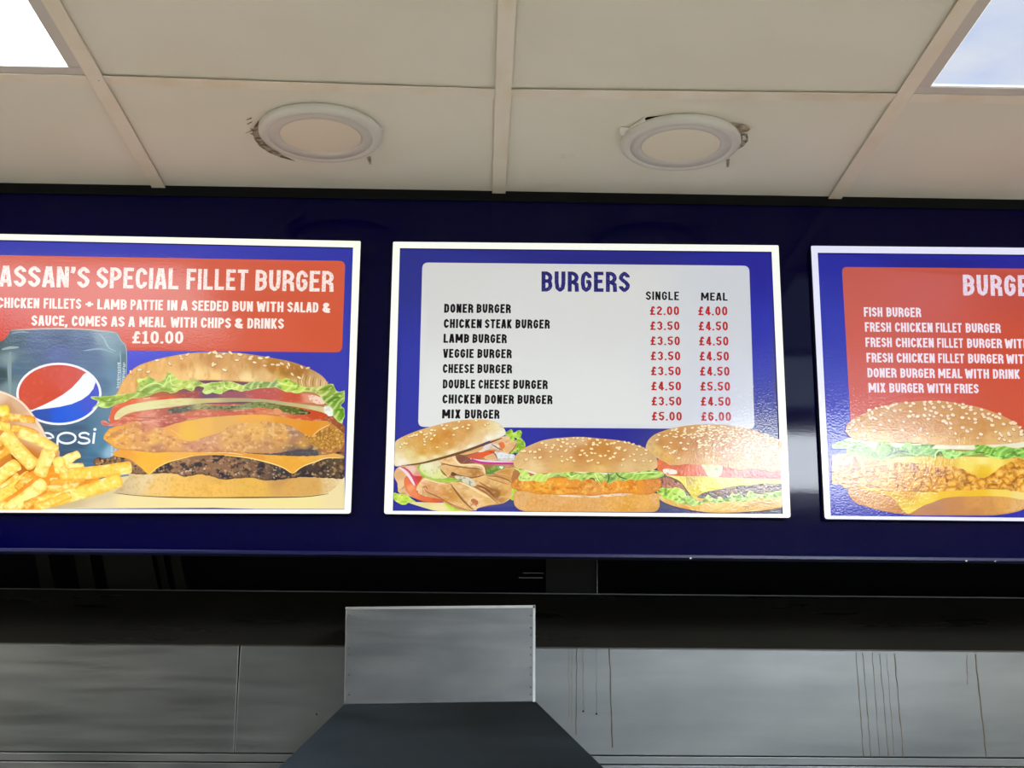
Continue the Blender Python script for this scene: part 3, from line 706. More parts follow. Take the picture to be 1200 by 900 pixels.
# word on the can
def arcl(cx, cy, rx, ry, a, b, n=16): return [(cx+rx*math.cos(math.radians(a+(b-a)*i/n)), cy+ry*math.sin(math.radians(a+(b-a)*i/n))) for i in range(n+1)]
WC = (238, 244, 248)
pc.line([(47, 513.4), (60.5, 513.4)], 2.2, WC, taper=False, up=False); pc.line(arcl(54.0, 513.4, 8.4, 6.0, 0, -310), 2.4, WC, taper=False, up=False)
pc.line(arcl(78.2, 513.4, 10.4, 6.2, 0, 360), 2.5, WC, taper=False, up=False); pc.line([(67.6, 513), (67.3, 520), (67, 530)], 2.5, WC, taper=False, up=False)
pc.line([(104.6, 509.4), (101, 507.4), (96, 507.6), (93.2, 509.6), (94.6, 512.2), (100, 513.4), (104.2, 515.2), (104.4, 518), (100.4, 519.6), (95, 519.5), (91.4, 517.6)], 2.4, WC, taper=False, up=False)
pc.line([(110.8, 506.8), (110.0, 513), (109.2, 520)], 2.6, WC, taper=False, up=False); pc.paint(ell(111.2, 503.2, 1.9, 1.7, 12), WC, sharp=True)
for k in range(16):
    for xx, y0_ in ((139.6, 425), (145.6, 425.5)):
        y_ = y0_+k*1.95
        if xx > 142 and y_ > 448: continue
        pc.line([(xx-k*0.07-rg.uniform(1, 2.2), y_), (xx-k*0.07+rg.uniform(0.6, 1.8), y_+rg.uniform(-.5, .5))], 0.8, (226, 232, 236), taper=False, up=False)
for k in range(7):
    for xx in (131.5, 135.5):
        pc.line([(xx-rg.uniform(.3, 1.5)-k*0.1, 523+k*1.8), (xx+rg.uniform(.3, 1.5)-k*0.1, 523.4+k*1.8)], 0.8, (216, 226, 232), taper=False, up=False)
pc.layer += 1
pc.build('can_picture', left)

# --- serving board, chips and the big burger
pb = Picture(); pb.layer = 14; pb.clip = (-52, 292, 404.0, 597.3)
pb.paint([(30, 596), (62, 586), (100, 572), (136, 560), (160, 556), (300, 556), (404, 556), (404, 596.6), (300, 596.4), (250, 595), (150, 595.6), (60, 596.6)], [(80, 592, (214, 194, 152)), (120, 585, (226, 208, 166)), (150, 590, (238, 220, 160)), (250, 590, (240, 222, 160)), (350, 590, (238, 222, 154)), (400, 575, (234, 216, 164))], sharp=True, res=4)
bunB = [(139, 578), (134, 577), (142, 569), (151, 559), (160, 552), (260, 548), (400, 552), (403.8, 556), (398, 566), (383, 577.5), (357, 581), (303, 582.2), (230, 582.6), (170, 581)]
pb.line([(133, 577.5), (160, 580.5), (207, 582.8), (260, 583), (303, 583), (357, 582), (385, 578.5)], 1.6, (110, 78, 40))
pb.paint(bunB, [(140, 576, (212, 188, 150)), (150, 565, (218, 196, 150)), (170, 560, (228, 204, 156)), (185, 570, (238, 196, 118)), (210, 575, (240, 190, 98)), (250, 570, (240, 188, 92)), (300, 572, (230, 180, 84)), (340, 572, (218, 166, 90)), (370, 570, (212, 164, 90)), (385, 568, (226, 198, 148)), (395, 562, (230, 206, 160)), (330, 560, (196, 150, 92)), (250, 562, (226, 176, 92))],
    fx=[('n', (206, 146, 60), 0.35, 2.2, 2.2, 0.5, 0.75, 4)], res=1.6)
pb.paint([(140, 462), (200, 440), (330, 445), (390, 456), (400, 490), (400, 545), (300, 556), (180, 552), (150, 545), (146, 500)], [(160, 480, (196, 110, 80)), (260, 460, (120, 84, 100)), (350, 470, (190, 130, 90)), (280, 530, (160, 110, 84)), (380, 520, (150, 96, 60))], res=4)
patty = [(109, 541), (115, 536), (127, 537), (140, 533), (200, 526), (300, 526), (400, 530), (404, 535), (404, 559), (387, 560.5), (357, 559), (337, 561), (313, 563.5), (300, 561), (287, 560), (263, 562), (251, 559), (235, 556), (217, 558.5), (205, 555), (180, 555), (165, 556), (150, 554), (130, 550), (114, 546)]
pb.paint(patty, [(115, 540, (140, 100, 68)), (150, 550, (150, 112, 84)), (200, 545, (150, 112, 88)), (250, 550, (140, 104, 80)), (300, 550, (128, 96, 74)), (335, 553, (70, 64, 64)), (350, 558, (60, 54, 54)), (370, 545, (80, 64, 52)), (395, 545, (92, 74, 52))],
    fx=[('n', (52, 48, 54), 0.9, 9, 5, 0.52, 0.66, 21), ('n', (186, 140, 96), 0.75, 4, 3, 0.55, 0.72, 22), ('n', (232, 206, 172), 0.8, 3.0, 2.0, 0.70, 0.79, 23), ('n', (36, 32, 34), 0.8, 2.4, 2.0, 0.66, 0.76, 24), ('e', (58, 46, 42), 0.5, 3)], jag=1.0, res=1.2)
ch2 = [(133, 534), (140, 527), (183, 530), (220, 528), (260, 528), (325, 533), (370, 534), (391, 531), (404, 536), (383, 536.5), (370, 541), (355, 546.5), (343, 555), (330, 547.5), (313, 542), (290, 537), (263, 533.5), (227, 534.5), (200, 541), (185, 548), (175, 556), (164, 547), (151, 538)]
pb.paint(ch2, [(175, 545, (244, 180, 66)), (140, 531, (232, 160, 70)), (220, 531, (236, 176, 90)), (300, 535, (226, 156, 64)), (343, 545, (232, 166, 60)), (395, 534, (226, 172, 90))], fx=[('n', (250, 196, 96), 0.3, 8, 5, 0.5, 0.8, 31)], sub=3)
pb.line([(263, 533.4), (290, 536.4), (313, 541.6), (330, 547.2), (343, 555)], 1.5, (250, 214, 130)); pb.line([(343, 555), (355, 546.5), (370, 541), (383, 536.8), (403, 537)], 1.3, (250, 216, 140)); pb.line([(175, 555.5), (185, 547.5), (200, 540.6), (227, 534.2)], 1.4, (252, 206, 110)); pb.line([(240, 530.5), (262, 530), (285, 533)], 1.2, (248, 214, 150))
fil = [(121, 514), (124, 507), (131, 501), (142, 497), (156, 492), (200, 488), (300, 485), (380, 494), (396, 499), (404, 508), (403.6, 520), (396, 529), (380, 533), (340, 534), (283, 530.5), (240, 530), (200, 529.5), (180, 530.5), (165, 528), (142, 527), (133, 524), (126, 518)]
pb.paint(fil, [(125, 512, (236, 172, 76)), (140, 510, (230, 166, 84)), (160, 505, (222, 160, 98)), (170, 500, (214, 140, 110)), (180, 515, (232, 178, 102)), (185, 527, (190, 134, 100)), (200, 515, (226, 168, 100)), (230, 525, (208, 148, 116)), (245, 512, (210, 152, 120)), (270, 510, (222, 168, 104)), (300, 505, (230, 176, 100)), (330, 510, (222, 166, 92)), (310, 525, (198, 146, 98)), (345, 505, (168, 124, 106)), (355, 520, (200, 150, 82)), (375, 515, (182, 126, 50)), (395, 510, (196, 140, 60)), (385, 527, (176, 116, 66)), (350, 531, (96, 84, 84)), (366, 531, (86, 76, 78))],
    fx=[('n', (178, 116, 86), 0.55, 6, 4, 0.52, 0.74, 41), ('n', (250, 214, 150), 0.5, 4, 3, 0.56, 0.74, 42), ('n', (140, 92, 60), 0.4, 2.2, 1.7, 0.72, 0.82, 43), ('e', (190, 120, 60), 0.35, 2.5)], jag=0.9, res=1.2)
pb.paint([(355, 503), (375, 503), (394, 500), (403, 510), (402, 520), (390, 528), (375, 526), (360, 516)], [(385, 510, (196, 142, 66))], fx=[('v', (112, 68, 20), (232, 188, 110), 4.5, 0.75, 4)], res=1.1)
pb.paint([(283, 530.2), (320, 531.5), (345, 527), (366, 526.5), (372, 530), (369, 534.3), (325, 533.6)], (82, 76, 82), fx=[('n', (120, 110, 108), 0.6, 3, 2, 0.5, 0.7, 6)], jag=0.6)
pb.line([(154, 508), (158, 506.5)], 1.3, (110, 66, 50)); pb.line([(164, 502.5), (168, 504)], 1.6, (120, 74, 64)); pb.line([(288, 509), (292.5, 511)], 1.2, (140, 96, 60))
ch1 = [(188, 499), (205, 495), (227, 492), (250, 488.6), (297, 485.6), (330, 488.4), (357, 492.4), (378, 491.4), (387, 497), (375, 503.4), (367, 510.3), (354, 507), (341, 499.4), (325, 495.2), (305, 494), (290, 495), (270, 499), (258, 506.6), (240, 512), (223, 517.3), (204, 511.4), (193, 503.4)]
pb.paint(ch1, [(220, 505, (236, 186, 86)), (240, 495, (234, 182, 96)), (200, 500, (232, 166, 96)), (300, 490, (236, 172, 84)), (340, 494, (226, 152, 58)), (365, 502, (224, 146, 44)), (382, 495, (222, 150, 60)), (260, 495, (226, 174, 100))], sub=3)
pb.line([(200, 503.6), (212, 511)], 1.2, (252, 222, 130)); pb.line([(367, 510), (375, 503.2), (387, 497.4)], 1.2, (246, 196, 120))
# bacon / tomato / onion
bac = [(118, 494), (122, 492.5), (130, 497), (127, 490), (140, 480), (200, 474), (300, 474), (385, 484), (396, 490), (404, 500), (404, 509), (395, 501), (384, 493.5), (365, 493), (345, 491), (325, 487), (290, 486), (250, 488.5), (227, 491), (207, 496), (188, 501.5), (170, 497), (160, 493.5), (145, 497.8), (131, 499.4), (120, 498)]
pb.paint(bac, [(125, 496, (214, 130, 116)), (150, 490, (216, 118, 90)), (170, 495, (222, 150, 128)), (200, 486, (186, 104, 92)), (230, 487, (206, 120, 96)), (270, 484, (202, 108, 88)), (320, 483, (216, 132, 92)), (360, 490, (206, 96, 60)), (393, 495, (160, 84, 50)), (402, 505, (140, 84, 40))],
    fx=[('n', (236, 178, 150), 0.6, 5, 1.8, 0.56, 0.74, 51), ('n', (164, 78, 76), 0.5, 9, 1.6, 0.55, 0.75, 52)], jag=0.7, res=1.2)
tom = [(129.5, 496), (129, 486), (133, 476), (144, 470.5), (162, 466.5), (183, 465), (207, 462.5), (228, 458), (260, 458), (270, 459), (296, 454.5), (322, 455.5), (345, 459.5), (364, 462.5), (379, 467), (381, 472), (364, 472), (330, 470.6), (290, 468), (245, 469), (215, 468), (180, 470), (150, 475), (139, 482), (134, 489), (137, 494)]
pb.paint(tom, [(132, 485, (218, 106, 76)), (150, 471, (222, 112, 76)), (172, 468, (226, 150, 120)), (195, 466, (208, 96, 70)), (225, 463, (164, 86, 84)), (245, 462, (118, 82, 116)), (270, 463, (156, 92, 104)), (310, 462, (190, 92, 88)), (345, 467, (198, 86, 62)), (365, 466, (222, 150, 120)), (376, 469, (240, 210, 190))], fx=[('n', (238, 170, 140), 0.3, 5, 2, 0.6, 0.8, 3)], sub=3)
pb.paint([(362, 463), (370, 463.5), (379, 468), (380.5, 473), (372, 473.6), (363, 469)], (242, 206, 184), fx=[('n', (200, 110, 80), 0.6, 2, 1.4, 0.58, 0.7, 3)])
pb.line([(168, 467.5), (176, 466)], 3, (240, 214, 176)); 
oni = [(134, 491), (136, 484), (143, 478), (154, 474), (180, 469.4), (213, 466.6), (235, 467), (265, 466.4), (303, 467.4), (337, 471.4), (360, 474.6), (381, 477.2), (390, 480), (389.5, 487), (381, 485.6), (370, 481.4), (343, 476.4), (317, 472.8), (290, 470.8), (262, 471.6), (240, 472.4), (220, 474.6), (193, 478), (169, 480.8), (150, 484.6), (138, 491.6)]
pb.paint(oni, [(140, 484, (226, 214, 160)), (170, 476, (228, 222, 168)), (210, 470, (224, 216, 158)), (240, 469, (206, 190, 130)), (280, 469, (172, 160, 128)), (320, 471, (176, 170, 128)), (350, 476, (192, 180, 124)), (375, 479, (206, 194, 140)), (386, 483, (242, 242, 228))], fx=[('n', (196, 180, 110), 0.35, 14, 1.2, 0.5, 0.75, 5)], sub=3)
pb.paint([(380, 476), (386, 476), (391, 481), (389.5, 487.5), (382, 486.5), (380, 481)], (238, 240, 228), fx=[('n', (190, 190, 150), 0.5, 3, 2, 0.5, 0.7, 3)])
pb.paint([(337, 475.5), (357, 478.6), (377, 483), (384, 487), (378, 491), (365, 491), (357, 486), (343, 479)], (198, 76, 40), fx=[('n', (230, 130, 80), 0.5, 4, 2, 0.55, 0.75, 9)])
pick = [(196, 483), (200, 478.6), (213, 476.6), (234, 473), (250, 475), (277, 475), (303, 470.8), (330, 474.6), (357, 480), (364, 485), (343, 485.6), (325, 480.4), (303, 477.6), (290, 479.6), (270, 480.6), (250, 480.4), (233, 480), (217, 482.8), (207, 484.6)]
pb.paint(pick, [(205, 482, (100, 96, 92)), (215, 480, (110, 112, 100)), (235, 477, (164, 158, 110)), (260, 477, (130, 132, 96)), (285, 476, (140, 146, 100)), (310, 475, (126, 136, 76)), (345, 481, (92, 104, 44)), (360, 484, (66, 70, 40))], fx=[('n', (200, 196, 150), 0.6, 3, 1.6, 0.58, 0.72, 61), ('n', (60, 66, 50), 0.6, 4, 1.6, 0.6, 0.75, 62)], jag=0.6, res=1.1)
pb.paint([(321, 479), (327, 479), (331, 483), (327, 486), (322, 485.5)], (224, 150, 104))
# top bun
bun = [(136, 466), (138.5, 458), (143, 448), (149, 440), (156, 432.5), (166, 426.8), (182, 421.6), (200, 417.4), (220, 414.2), (245, 412.6), (270, 413), (290, 414.8), (305, 417), (320, 419.6), (336, 422.6), (350, 426.6), (362, 431.6), (373, 437.4), (380, 443), (385, 450), (389, 454.5), (382, 460), (360, 459), (330, 453), (310, 449.4), (290, 447.6), (240, 445.6), (200, 449), (165, 458)]
pb.paint(bun, [(140, 460, (232, 178, 112)), (150, 448, (230, 176, 108)), (165, 435, (232, 182, 112)), (185, 430, (228, 174, 106)), (200, 445, (240, 198, 130)), (215, 422, (222, 166, 102)), (230, 440, (246, 210, 144)), (250, 425, (206, 150, 94)), (250, 443, (248, 206, 136)), (275, 430, (214, 162, 104)), (290, 445, (244, 214, 156)), (300, 425, (196, 144, 84)), (310, 440, (224, 184, 126)), (320, 430, (182, 126, 56)), (335, 435, (170, 116, 50)), (350, 435, (166, 112, 52)), (345, 450, (208, 176, 116)), (365, 445, (198, 158, 104)), (380, 452, (214, 180, 134)), (330, 447, (214, 176, 96)), (245, 414, (198, 144, 84))],
    fx=[('n', (176, 118, 62), 0.3, 4, 11, 0.52, 0.72, 71), ('n', (250, 214, 160), 0.3, 5, 9, 0.55, 0.8, 72), ('e', (198, 144, 86), 0.4, 2)], res=1.4)
for a in range(9):
    x = 352+a*4; pb.line([(x, 437+a*1.2), (x-3+a*0.4, 445+a*0.8), (x-1, 453)], 1.2, (232, 204, 150) if a % 2 else (166, 118, 62), up=False)
pb.layer += 1
T3 = lambda L: [(100+x/7.5, 400+y/7.5) for x, y in L]; T4 = lambda L: [(250+x/7.5, 400+y/7.5) for x, y in L]
pb.seeds(T3([(398, 268), (475, 250), (552, 268), (628, 167), (738, 195), (845, 153), (895, 117), (835, 130), (1120, 205), (1160, 132), (1130, 98), (1090, 103)])+T4([(5, 205), (95, 250), (150, 100), (205, 165), (230, 115), (320, 155), (330, 138), (360, 185), (410, 148), (450, 213), (518, 203), (565, 207), (600, 195), (662, 200), (650, 225), (692, 288), (752, 318), (775, 225), (828, 235), (470, 142), (20, 98), (90, 110), (60, 130)]), size=(2.9, 1.35), col=(248, 226, 184), ang=0.25, seed=2)
UNDER = None
lr = T4([(-40, 380), (0, 365), (90, 350), (170, 355), (260, 385), (340, 352), (440, 350), (520, 358), (545, 335), (600, 338), (650, 322), (700, 360), (750, 382), (800, 400), (860, 405), (930, 400), (1000, 380), (1050, 375), (1065, 405), (1100, 440), (1180, 435), (1188, 470), (1168, 510), (1120, 560), (1150, 590), (1168, 640), (1140, 690), (1130, 725), (1080, 692), (1050, 650), (1048, 590), (1000, 560), (960, 510), (900, 455), (800, 440), (740, 455), (650, 445), (600, 430), (540, 405), (430, 412), (340, 425), (240, 440), (160, 425), (60, 455), (0, 440), (-40, 440)])
pb.paint(lr, [(255, 455, (160, 190, 90)), (275, 452, (196, 216, 110)), (300, 452, (150, 172, 104)), (320, 453, (138, 160, 104)), (335, 448, (190, 214, 80)), (350, 455, (196, 222, 92)), (370, 458, (190, 190, 100)), (385, 455, (140, 164, 60)), (395, 468, (110, 150, 50)), (400, 462, (160, 190, 80)), (398, 485, (112, 160, 40)), (390, 492, (180, 200, 110))],
    fx=[('w', (226, 240, 170), 0.65, 9, 0.9, 0.9, 81), ('n', (98, 130, 48), 0.6, 5, 3, 0.56, 0.72, 82), ('e', (216, 230, 150), 0.55, 1.4)], jag=0.9, res=1.1, sub=3)
ll = T3([(50, 488), (140, 484), (260, 473), (370, 458), (440, 445), (455, 405), (470, 385), (455, 330), (520, 322), (560, 308), (610, 335), (645, 352), (690, 330), (715, 295), (740, 268), (775, 300), (820, 330), (870, 345), (950, 338), (1000, 350), (1060, 372), (1110, 360), (1200, 365), (1200, 462), (1120, 450), (1060, 468), (1025, 440), (1040, 410), (980, 395), (940, 440), (860, 418), (770, 458), (690, 440), (620, 452), (560, 478), (480, 498), (420, 500), (350, 530), (270, 555), (180, 590), (110, 572), (55, 598), (90, 560), (120, 530), (70, 512)])
pb.paint(ll, [(110, 466, (160, 180, 84)), (125, 470, (140, 170, 70)), (120, 476, (196, 222, 130)), (145, 465, (170, 190, 84)), (160, 460, (160, 176, 90)), (165, 446, (214, 232, 120)), (180, 450, (150, 180, 96)), (170, 455, (136, 160, 80)), (195, 445, (170, 200, 104)), (200, 438, (196, 212, 110)), (215, 450, (200, 214, 104)), (230, 450, (160, 178, 90)), (245, 455, (190, 214, 120)), (225, 454, (214, 226, 130))],
    fx=[('w', (228, 242, 160), 0.6, 10, 0.5, 1, 91), ('n', (112, 140, 64), 0.55, 6, 3, 0.55, 0.72, 92), ('e', (214, 232, 130), 0.5, 1.4)], jag=0.8, res=1.1, sub=3)
pb.line(T3([(330, 490), (250, 520), (180, 530), (110, 500), (60, 492)]), 1.2, (120, 150, 60)); pb.line(T3([(480, 440), (560, 380), (640, 370), (700, 400)]), 1.2, (220, 240, 140)); pb.line(T3([(690, 400), (740, 300), (760, 380), (860, 400)]), 1.2, (222, 240, 150))
pb.line(T4([(95, 360), (100, 400), (150, 415), (215, 400), (225, 375)]), 1.4, (228, 244, 150)); pb.line(T4([(560, 350), (640, 385), (740, 390)]), 1.4, (220, 240, 120)); pb.line(T4([(650, 335), (700, 360), (750, 382)]), 1.6, (146, 184, 50)); pb.line(T4([(930, 430), (1000, 410), (1045, 385)]), 2.2, (110, 146, 40)); pb.line(T4([(1075, 610), (1110, 600), (1140, 640), (1120, 690)]), 3.2, (96, 150, 30)); pb.line(T4([(1000, 540), (1060, 500), (1110, 490)]), 3, (90, 132, 40))
pb.build('burger_picture', left)

# --- chips in their carton
pf = Picture(); pf.layer = 62; pf.clip = (-52, 292, 404.0, 597.3)
pf.paint([(-40, 450), (-15, 453), (0, 457.6), (14, 463), (28, 472), (40, 487), (49, 500), (56, 514), (70, 530), (60, 560), (30, 590), (-40, 594)], [(0, 462, (226, 196, 166)), (20, 472, (214, 172, 136)), (38, 495, (224, 184, 152)), (10, 480, (196, 146, 104)), (45, 505, (230, 200, 170)), (0, 520, (216, 140, 40)), (20, 560, (196, 112, 34)), (30, 540, (190, 104, 32))], res=3)
pf.line([(-30, 451.5), (0, 459.4), (14, 464.6), (27, 473.4), (38, 487), (47, 500.5), (54, 513.5)], 2.0, (242, 218, 196))
pf.paint([(20, 560), (60, 545), (100, 552), (118, 560), (90, 576), (60, 590), (30, 600), (-10, 600), (-10, 570)], (238, 150, 44), fx=[('n', (250, 176, 70), 0.5, 8, 3, 0.5, 0.7, 3)])
def fry(p0, p1, w, base=(250, 218, 104), edge=(232, 158, 44), w2=None, bend=0.0, sd=0):
    p0 = np.array(p0, float); p1 = np.array(p1, float); d = p1-p0; L_ = np.hypot(*d); d /= L_; n = np.array([-d[1], d[0]]); w2 = w2 or w
    pts = []; c = 3
    ts = np.linspace(0, 1, 9)
    rg_ = random.Random(sd+int(p0[0]*3+p0[1]))
    w *= 1.16; w2 *= 1.16
    up_ = [p0+d*L_*t+n*(-(w+(w2-w)*t)/2+rg_.uniform(-.4, .4)+bend*math.sin(math.pi*t)) for t in ts]
    dn_ = [p0+d*L_*t+n*((w+(w2-w)*t)/2+rg_.uniform(-.4, .4)+bend*math.sin(math.pi*t)) for t in ts[::-1]]
    e1 = p1+d*w2*0.16; e0 = p0-d*w*0.16
    poly = [tuple(e0-n*w*0.25)]+[tuple(p) for p in up_]+[tuple(e1-n*w2*0.22), tuple(e1+n*w2*0.22)]+[tuple(p) for p in dn_]+[tuple(e0+n*w*0.25)]
    pf.paint(poly, base, fx=[('e', edge, 0.62, w*0.24), ('n', (255, 246, 176), 0.65, 7, 5, 0.5, 0.72, 7+sd), ('n', (238, 172, 52), 0.45, 5, 4, 0.55, 0.75, 19+sd), ('n', (255, 240, 150), 0.4, 2, 2, 0.55, 0.75, 9)], res=1.4, sub=2)
    dk = n*(w*0.5)
OR, OE = (240, 172, 62), (206, 112, 30)
fry((2, 489.5), (40, 492.5), 9, OR, OE, 7, -1.5, 1); fry((-20, 484), (9, 480.5), 11.5, (250, 214, 70), (226, 158, 40), 11, 0, 2)
fry((14, 502), (44, 509), 8.5, (244, 186, 74), OE, 7, -1.5, 3); fry((-20, 492), (5, 497), 6, OR, OE, None, 0, 4)
fry((24, 507), (66, 527), 11, (248, 216, 110), (232, 150, 44), 10, -1.2, 5); fry((-20, 495), (10, 501), 9, (250, 224, 110), (236, 170, 50), None, 0, 6)
fry((-10, 540), (14, 524), 8, OR, OE, None, 0, 7); fry((-12, 528), (8, 512), 7, OR, OE, None, 0, 8)
pf.paint([(13, 534), (18, 528.5), (25, 533), (27, 540), (18, 541)], (150, 78, 34))
fry((6, 509), (39, 545), 15.5, (250, 220, 112), (234, 150, 40), 15, 1.5, 9)
fry((-12, 568), (20, 544), 14, (250, 216, 98), (230, 152, 44), 13, -1, 10); fry((-14, 586), (21, 557), 6.5, (246, 200, 80), OE, None, 0, 11)
fry((57, 530), (47, 556), 14.5, (250, 226, 128), (238, 178, 64), 13.5, 0.5, 12)
fry((-14, 592), (34, 557), 11.5, (250, 218, 98), (232, 156, 44), 10.5, 0, 13); fry((-10, 606), (8, 592), 12, (250, 230, 140), (240, 180, 80), None, 0, 15)
fry((8, 599), (51, 566), 14, (252, 234, 140), (240, 178, 64), 12.5, 0.6, 14)
fry((60, 566), (100, 562), 10, OR, OE, 7, 0, 31); fry((56, 574), (92, 569), 8, (244, 184, 70), OE, 6, 0, 32); fry((20, 572), (34, 556), 8, OR, OE, None, 0, 33); fry((30, 592), (60, 578), 8, OR, OE, 7, 0, 34)
fry((80, 549), (97, 547), 10.5, (252, 232, 140), (236, 178, 70), 8, 0, 16); fry((70, 545), (92, 532), 12, (254, 236, 150), (240, 190, 84), 8, -1, 17)
fry((68, 538), (72, 552), 12, (252, 230, 120), (238, 176, 60), 13, 0, 21)
fry((72, 556), (152, 548), 12.5, (250, 206, 84), (236, 150, 44), 12.5, 1.2, 18)
fry((48, 589), (140, 562.5), 13, (250, 218, 96), (236, 160, 50), 14, 1.8, 19)
fry((42, 595), (82, 580), 9, (250, 200, 80), (232, 150, 44), 8, 0, 20)
pf.build('chips_picture', left)

# ================================================================== centre board
oC = [(460.6, 283.2), (912.4, 287.4), (926.6, 606.8), (450.0, 602.4)]; iC = [(468.6, 290.8), (904.2, 295.0), (917.4, 602.4), (460.2, 598.6)]
centre = board(oC, iC, 'lit menu board with a white price list above three burgers',
    [(470, 295, (44, 50, 138)), (700, 298, (38, 40, 130)), (900, 300, (38, 38, 150)), (475, 450, (48, 56, 162)), (465, 590, (46, 50, 150)), (600, 520, (44, 48, 160)), (700, 505, (38, 40, 145)), (905, 400, (44, 48, 168)), (912, 580, (70, 72, 110)), (600, 598, (70, 72, 130)), (900, 598, (88, 88, 100)), (770, 598, (84, 84, 120))], (252, 254, 244), 0.84)
text_panel(centre, [(495.0, 307.6), (878.0, 311.4), (884.2, 503.0), (490.0, 500.2)], 7, [(500, 320, (212, 212, 210)), (700, 330, (214, 214, 212)), (870, 330, (204, 208, 214)), (500, 490, (222, 224, 222)), (700, 490, (220, 222, 220)), (870, 490, (204, 208, 220))])  # bluish right side is a reflection mixed into the ink
mt_blue = print_mat('ink_navy_worn', (40, 40, 112), worn=((92, 92, 152), 560, 0.60)); mt_blk = print_mat('ink_black', (22, 17, 22)); mt_red = print_mat('ink_red', (180, 40, 46))
tx = Text(0.175, 2); tx.word('BURGERS', 634.6, 738, 341.6, 342.2, 23.6, 0.0, gap=0.1); tx.build('heading', centre, mt_blue)
rowsC = [([('DONER', 520.4, 554.4), ('BURGER', 558.4, 598.4)], 366.5), ([('CHICKEN', 520, 564.4), ('STEAK', 568, 599.6), ('BURGER', 604, 644)], 384.3), ([('LAMB', 519.6, 549.6), ('BURGER', 553.6, 593.6)], 401.7), ([('VEGGIE', 519.2, 555), ('BURGER', 559.4, 599.4)], 419.3),
    ([('CHEESE', 518.8, 555.4), ('BURGER', 559.4, 599.8)], 437.1), ([('DOUBLE', 518.8, 556.6), ('CHEESE', 560.6, 597), ('BURGER', 601.2, 641.6)], 455.2), ([('CHICKEN', 518.4, 563.4), ('DONER', 568, 602), ('BURGER', 606.4, 647.2)], 472.8), ([('MIX', 518, 539.6), ('BURGER', 544.6, 585)], 490.3)]
for ws, y in rowsC:
    tx = Text(0.198, 2)
    for w, a, b in ws: tx.word(w, a, b, y+(a-520)*0.006, y+(b-520)*0.006, 10.5, 0.03, gap=0.10)
    tx.build('menu_line', centre, mt_blk)
tx = Text(0.165, 2); tx.word('SINGLE', 756.8, 795.6, 351.5, 351.8, 10.0, 0, gap=0.12); tx.build('column_heading', centre, mt_blk); tx = Text(0.165, 2); tx.word('MEAL', 821.6, 852.6, 352.2, 352.4, 9.3, 0, gap=0.12); tx.build('column_heading', centre, mt_blk)
for i, (a, b) in enumerate((('£2.00', '£4.00'), ('£3.50', '£4.50'), ('£3.50', '£4.50'), ('£3.50', '£4.50'), ('£3.50', '£4.50'), ('£4.50', '£5.50'), ('£3.50', '£4.50'), ('£5.00', '£6.00'))):
    tx = Text(0.17, 2); y = 369.0+17.67*i; tx.word(a, 761.8+0.32*i, 795.8+0.46*i, y, y+0.2, 10.2, -0.02, gap=0.14); tx.build('price', centre, mt_red); tx = Text(0.17, 2); tx.word(b, 818.4+0.5*i, 852.4+0.62*i, y+0.4, y+0.6, 10.4, -0.02, gap=0.14); tx.build('price', centre, mt_red)

# --- doner burger
K = (455, 485, 7.5)
p1 = Picture(); p1.layer = 3; p1.clip = (461, 300, 917.2, 601.6)
GR = [(0, 0, (190, 218, 84))]
p1.paint([(45, 690), (90, 700), (160, 705), (230, 765), (330, 800), (350, 830), (240, 790), (200, 770), (150, 800), (100, 790), (60, 765), (45, 740)], (196, 222, 84), fx=[('n', (236, 244, 150), 0.7, 3, 2, 0.5, 0.7, 3), ('n', (120, 160, 40), 0.5, 4, 2, 0.55, 0.7, 4)], tr=K, jag=1.2, res=1.1)
p1.paint([(180, 780), (260, 775), (420, 780), (560, 780), (700, 800), (760, 845), (680, 855), (500, 855), (400, 848), (300, 820)], [(300, 800, (226, 214, 146)), (450, 830, (236, 220, 158)), (600, 840, (214, 220, 110))], tr=K)
p1.paint([(490, 780), (560, 790), (640, 820), (700, 845), (600, 850), (540, 830)], (176, 212, 60), tr=K, jag=0.8, fx=[('n', (226, 240, 120), 0.6, 3, 2, 0.5, 0.7, 3)])
p1.paint([(1020, 175), (1050, 150), (1080, 138), (1100, 165), (1150, 142), (1172, 160), (1165, 210), (1200, 250), (1205, 290), (1180, 330), (1110, 345), (1060, 360), (1090, 300), (1060, 230)], [(1060, 180, (176, 210, 70)), (1140, 180, (166, 206, 60)), (1150, 280, (130, 176, 40)), (1120, 230, (200, 226, 110))], fx=[('n', (90, 130, 30), 0.6, 3, 3, 0.56, 0.7, 6), ('n', (230, 244, 160), 0.6, 2.5, 2, 0.58, 0.72, 7)], tr=K, jag=1.0, res=1.0)
p1.paint([(1108, 216), (1122, 210), (1132, 222), (1120, 234)], (60, 70, 130), tr=K)
p1.paint([(1070, 660), (1120, 650), (1135, 690), (1110, 755), (1072, 745)], (176, 216, 60), fx=[('n', (230, 244, 140), 0.6, 3, 2, 0.5, 0.7, 3)], tr=K, jag=0.8)
meat = [(55, 560), (60, 500), (110, 460), (250, 440), (430, 400), (600, 345), (820, 290), (880, 250), (960, 215), (1050, 195), (1085, 245), (1135, 250), (1110, 310), (1060, 350), (1105, 400), (1110, 470), (1140, 520), (1130, 570), (1085, 600), (1088, 700), (1070, 745), (1000, 788), (900, 805), (780, 832), (740, 852), (600, 835), (480, 775), (300, 765), (180, 720), (90, 690), (85, 620)]
